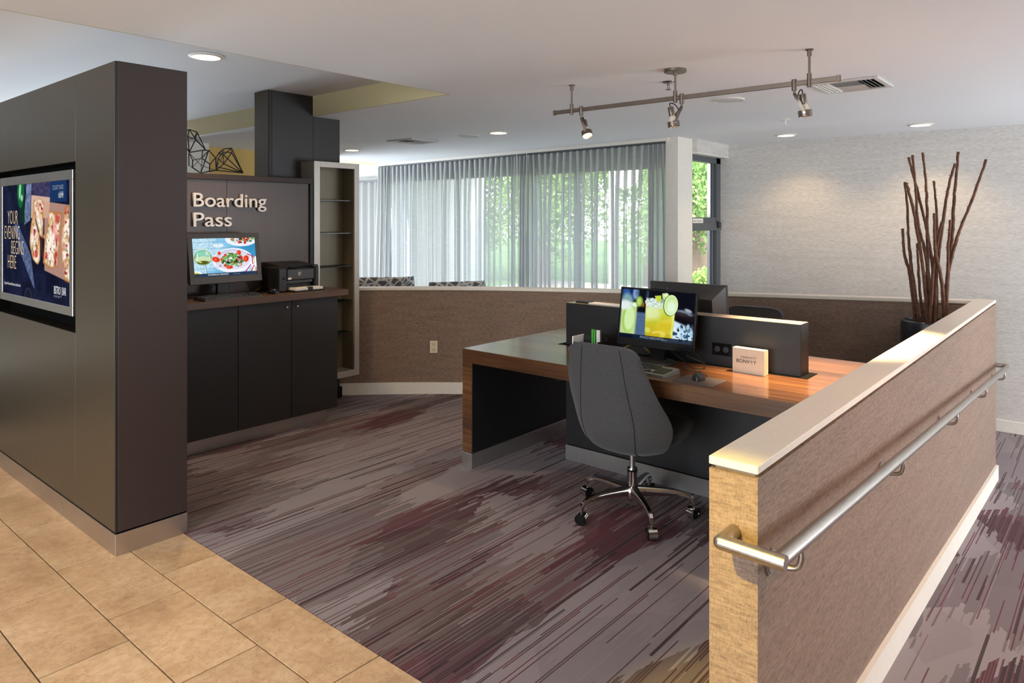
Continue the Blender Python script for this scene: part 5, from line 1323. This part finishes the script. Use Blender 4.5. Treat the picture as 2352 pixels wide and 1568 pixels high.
def leaf_mat(name, c0, c1):
    t = NT(name); p = t.pos(); f = t.noise(p, 1.6, 3)
    c = t.ramp(f, [(.35, c0), (.65, c1)])
    df = t.n('BsdfDiffuse', Color=c); tl = t.n('BsdfTranslucent', Color=c)
    mx = t.n('MixShader', Fac=.35); t.t.links.new(df.outputs[0], mx.inputs[1]); t.t.links.new(tl.outputs[0], mx.inputs[2]); t.t.links.new(mx.outputs[0], t.out.inputs[0]); return t.m
m_leaf = [leaf_mat('tree_leaves', srgb(100, 134, 74), srgb(158, 186, 116)), leaf_mat('bush_leaves', srgb(112, 142, 74), srgb(170, 192, 112)), leaf_mat('dark_leaves', srgb(48, 82, 48), srgb(84, 116, 68))]
m_bark = pm('tree_bark', srgb(100, 84, 70), .9, var=.3, bump=.5)
def tree(label, x, y, h, cr, mi, trunk=True, seed=0, n=1500, group=None):
    t = thing('tree' if trunk else 'bush', label, 'tree' if trunk else 'bush', (x, y, ZL-.095), group=group)
    r_ = np.random.RandomState(seed)
    if trunk:
        MB().tube([(0, 0, .0), (0, 0, .06), (.05, .02, h*.3), (-.03, .05, h*.62)], [cr*.09, cr*.09, cr*.07, cr*.04], 10).build('trunk', m_bark, t, 50)
    k = 9 if trunk else 5
    cen = [(r_.uniform(-.55, .55)*cr, r_.uniform(-.55, .55)*cr, (h*.62+r_.uniform(-.28, .32)*h if trunk else h*r_.uniform(.35, .62))) for _ in range(k)]
    if trunk: cen = [(a_, b_, h*(.30+.62*(q_+.5)/k)) for q_, (a_, b_, c_) in enumerate(cen)]
    vs_, fs_ = [], []
    for i in range(n):
        c = cen[r_.randint(k)]; d = r_.normal(size=3); d /= np.linalg.norm(d)
        rad = cr*(.55 if trunk else .62)*(r_.rand()**.35); p = np.array(c)+d*rad*np.array([1, 1, .8 if trunk else h*.42/cr])
        p[2] = max(p[2], .14)
        s = .034*cr**.55*(.7+.8*r_.rand())*(1 if trunk else 1.4)
        u = r_.normal(size=3); u /= np.linalg.norm(u); v = np.cross(u, r_.normal(size=3)); v /= np.linalg.norm(v)
        b = len(vs_); vs_ += [tuple(p-u*s), tuple(p+v*s*.55), tuple(p+u*s), tuple(p-v*s*.55)]; fs_.append((b, b+1, b+2, b+3))
    m = MB(); m.v = vs_; m.f = fs_
    stuff(m.build('foliage', m_leaf[mi], t, recalc=False))
    return t
for i, a in enumerate(((15.6, 7.55, 5.2, 2.1, 0, True, 'leafy tree filling the narrow corner window'), (13.2, 6.1, 1.5, 1.0, 1, False, 'pale green bush low in the narrow corner window'), (19, 10.5, 9, 3.8, 0, True, 'tall tree far behind the narrow corner window'),
                       (21, 17, 8, 3.8, 2, True, 'dark tree behind the right sheer curtain'), (19, 22, 7, 3.4, 0, True, 'green tree behind the middle of the sheers'), (17, 13.2, 5.5, 2.6, 0, True, 'smaller tree behind the right end of the right sheer'),
                       (22, 41.5, 9, 4.2, 2, True, 'dark tree behind the left sheer curtain'), (14, 19, 1.7, 1.3, 1, False, 'bush on the lawn behind the dark fabric band'), (28, 13, 10, 4.6, 2, True, 'distant tree beyond the narrow window'),
                       (30, 24, 11, 5.5, 2, True, 'broad distant tree behind the right sheer'), (31, 36, 11, 5.5, 0, True, 'broad distant tree behind the dark fabric band'), (16.5, 17.2, 4.4, 2.0, 1, True, 'young pale tree nearest the right sheer curtain'))):
    x, y, h, cr, mi, tk, lab = a
    tree(lab, x, y, h, cr, mi, tk, 20+i, 14000 if tk and cr < 2.3 else 11000 if tk else 4500)
# neighbouring building behind the left sheer
bd_ = thing('building', 'pale pinkish building seen faintly behind the left sheer curtain', 'building', (20, 29.5, ZL-.0995))
MB().box(-2, 3, -2.5, 5.5, 0, 6.5).build('wall', pm('pale_stucco', srgb(214, 190, 172), .9, scale=3), bd_)
MB().box(-2.06, -1.96, -1.2, .4, 1.0, 2.6).build('window', m_winframe, bd_); MB().box(-2.06, -1.96, 2.4, 4.0, 1.0, 2.6).build('window', m_winframe, bd_)
MB().box(-2.3, 3.3, -2.8, 5.8, 6.5, 6.8).build('roof', m_white, bd_)
# outer pilasters of this building just beyond the corner window
pil = thing('pilaster', 'grey and white outer wall edge visible through the narrow window', 'wall edge', (9.46, 4.3, ZL-.1))
MB().box(0, .15, 0, .08, 0, 3.4).build('grey_edge', pm('grey_render_light', srgb(150, 150, 152), .9), pil)
MB().box(.15, .27, -.03, .08, 0, 3.4).build('white_edge', m_white, pil)
MB().box(.27, .9, -.0, .08, 0, 3.4).build('grey_face', pm('grey_render', srgb(126, 126, 128), .9), pil)
post = thing('sign_post', 'white post with an octagonal sign outside behind the right sheer', 'sign post', (11.0, 6.9, ZL-.1))
MB().rbox(-.07, .07, -.07, .07, 0, 3.2, .01).build('post', m_white, post)
MB().cyl((-.09, -.30, 2.95), (-.11, -.30, 2.95), .30, n=8).build('sign_plate', m_white, post)
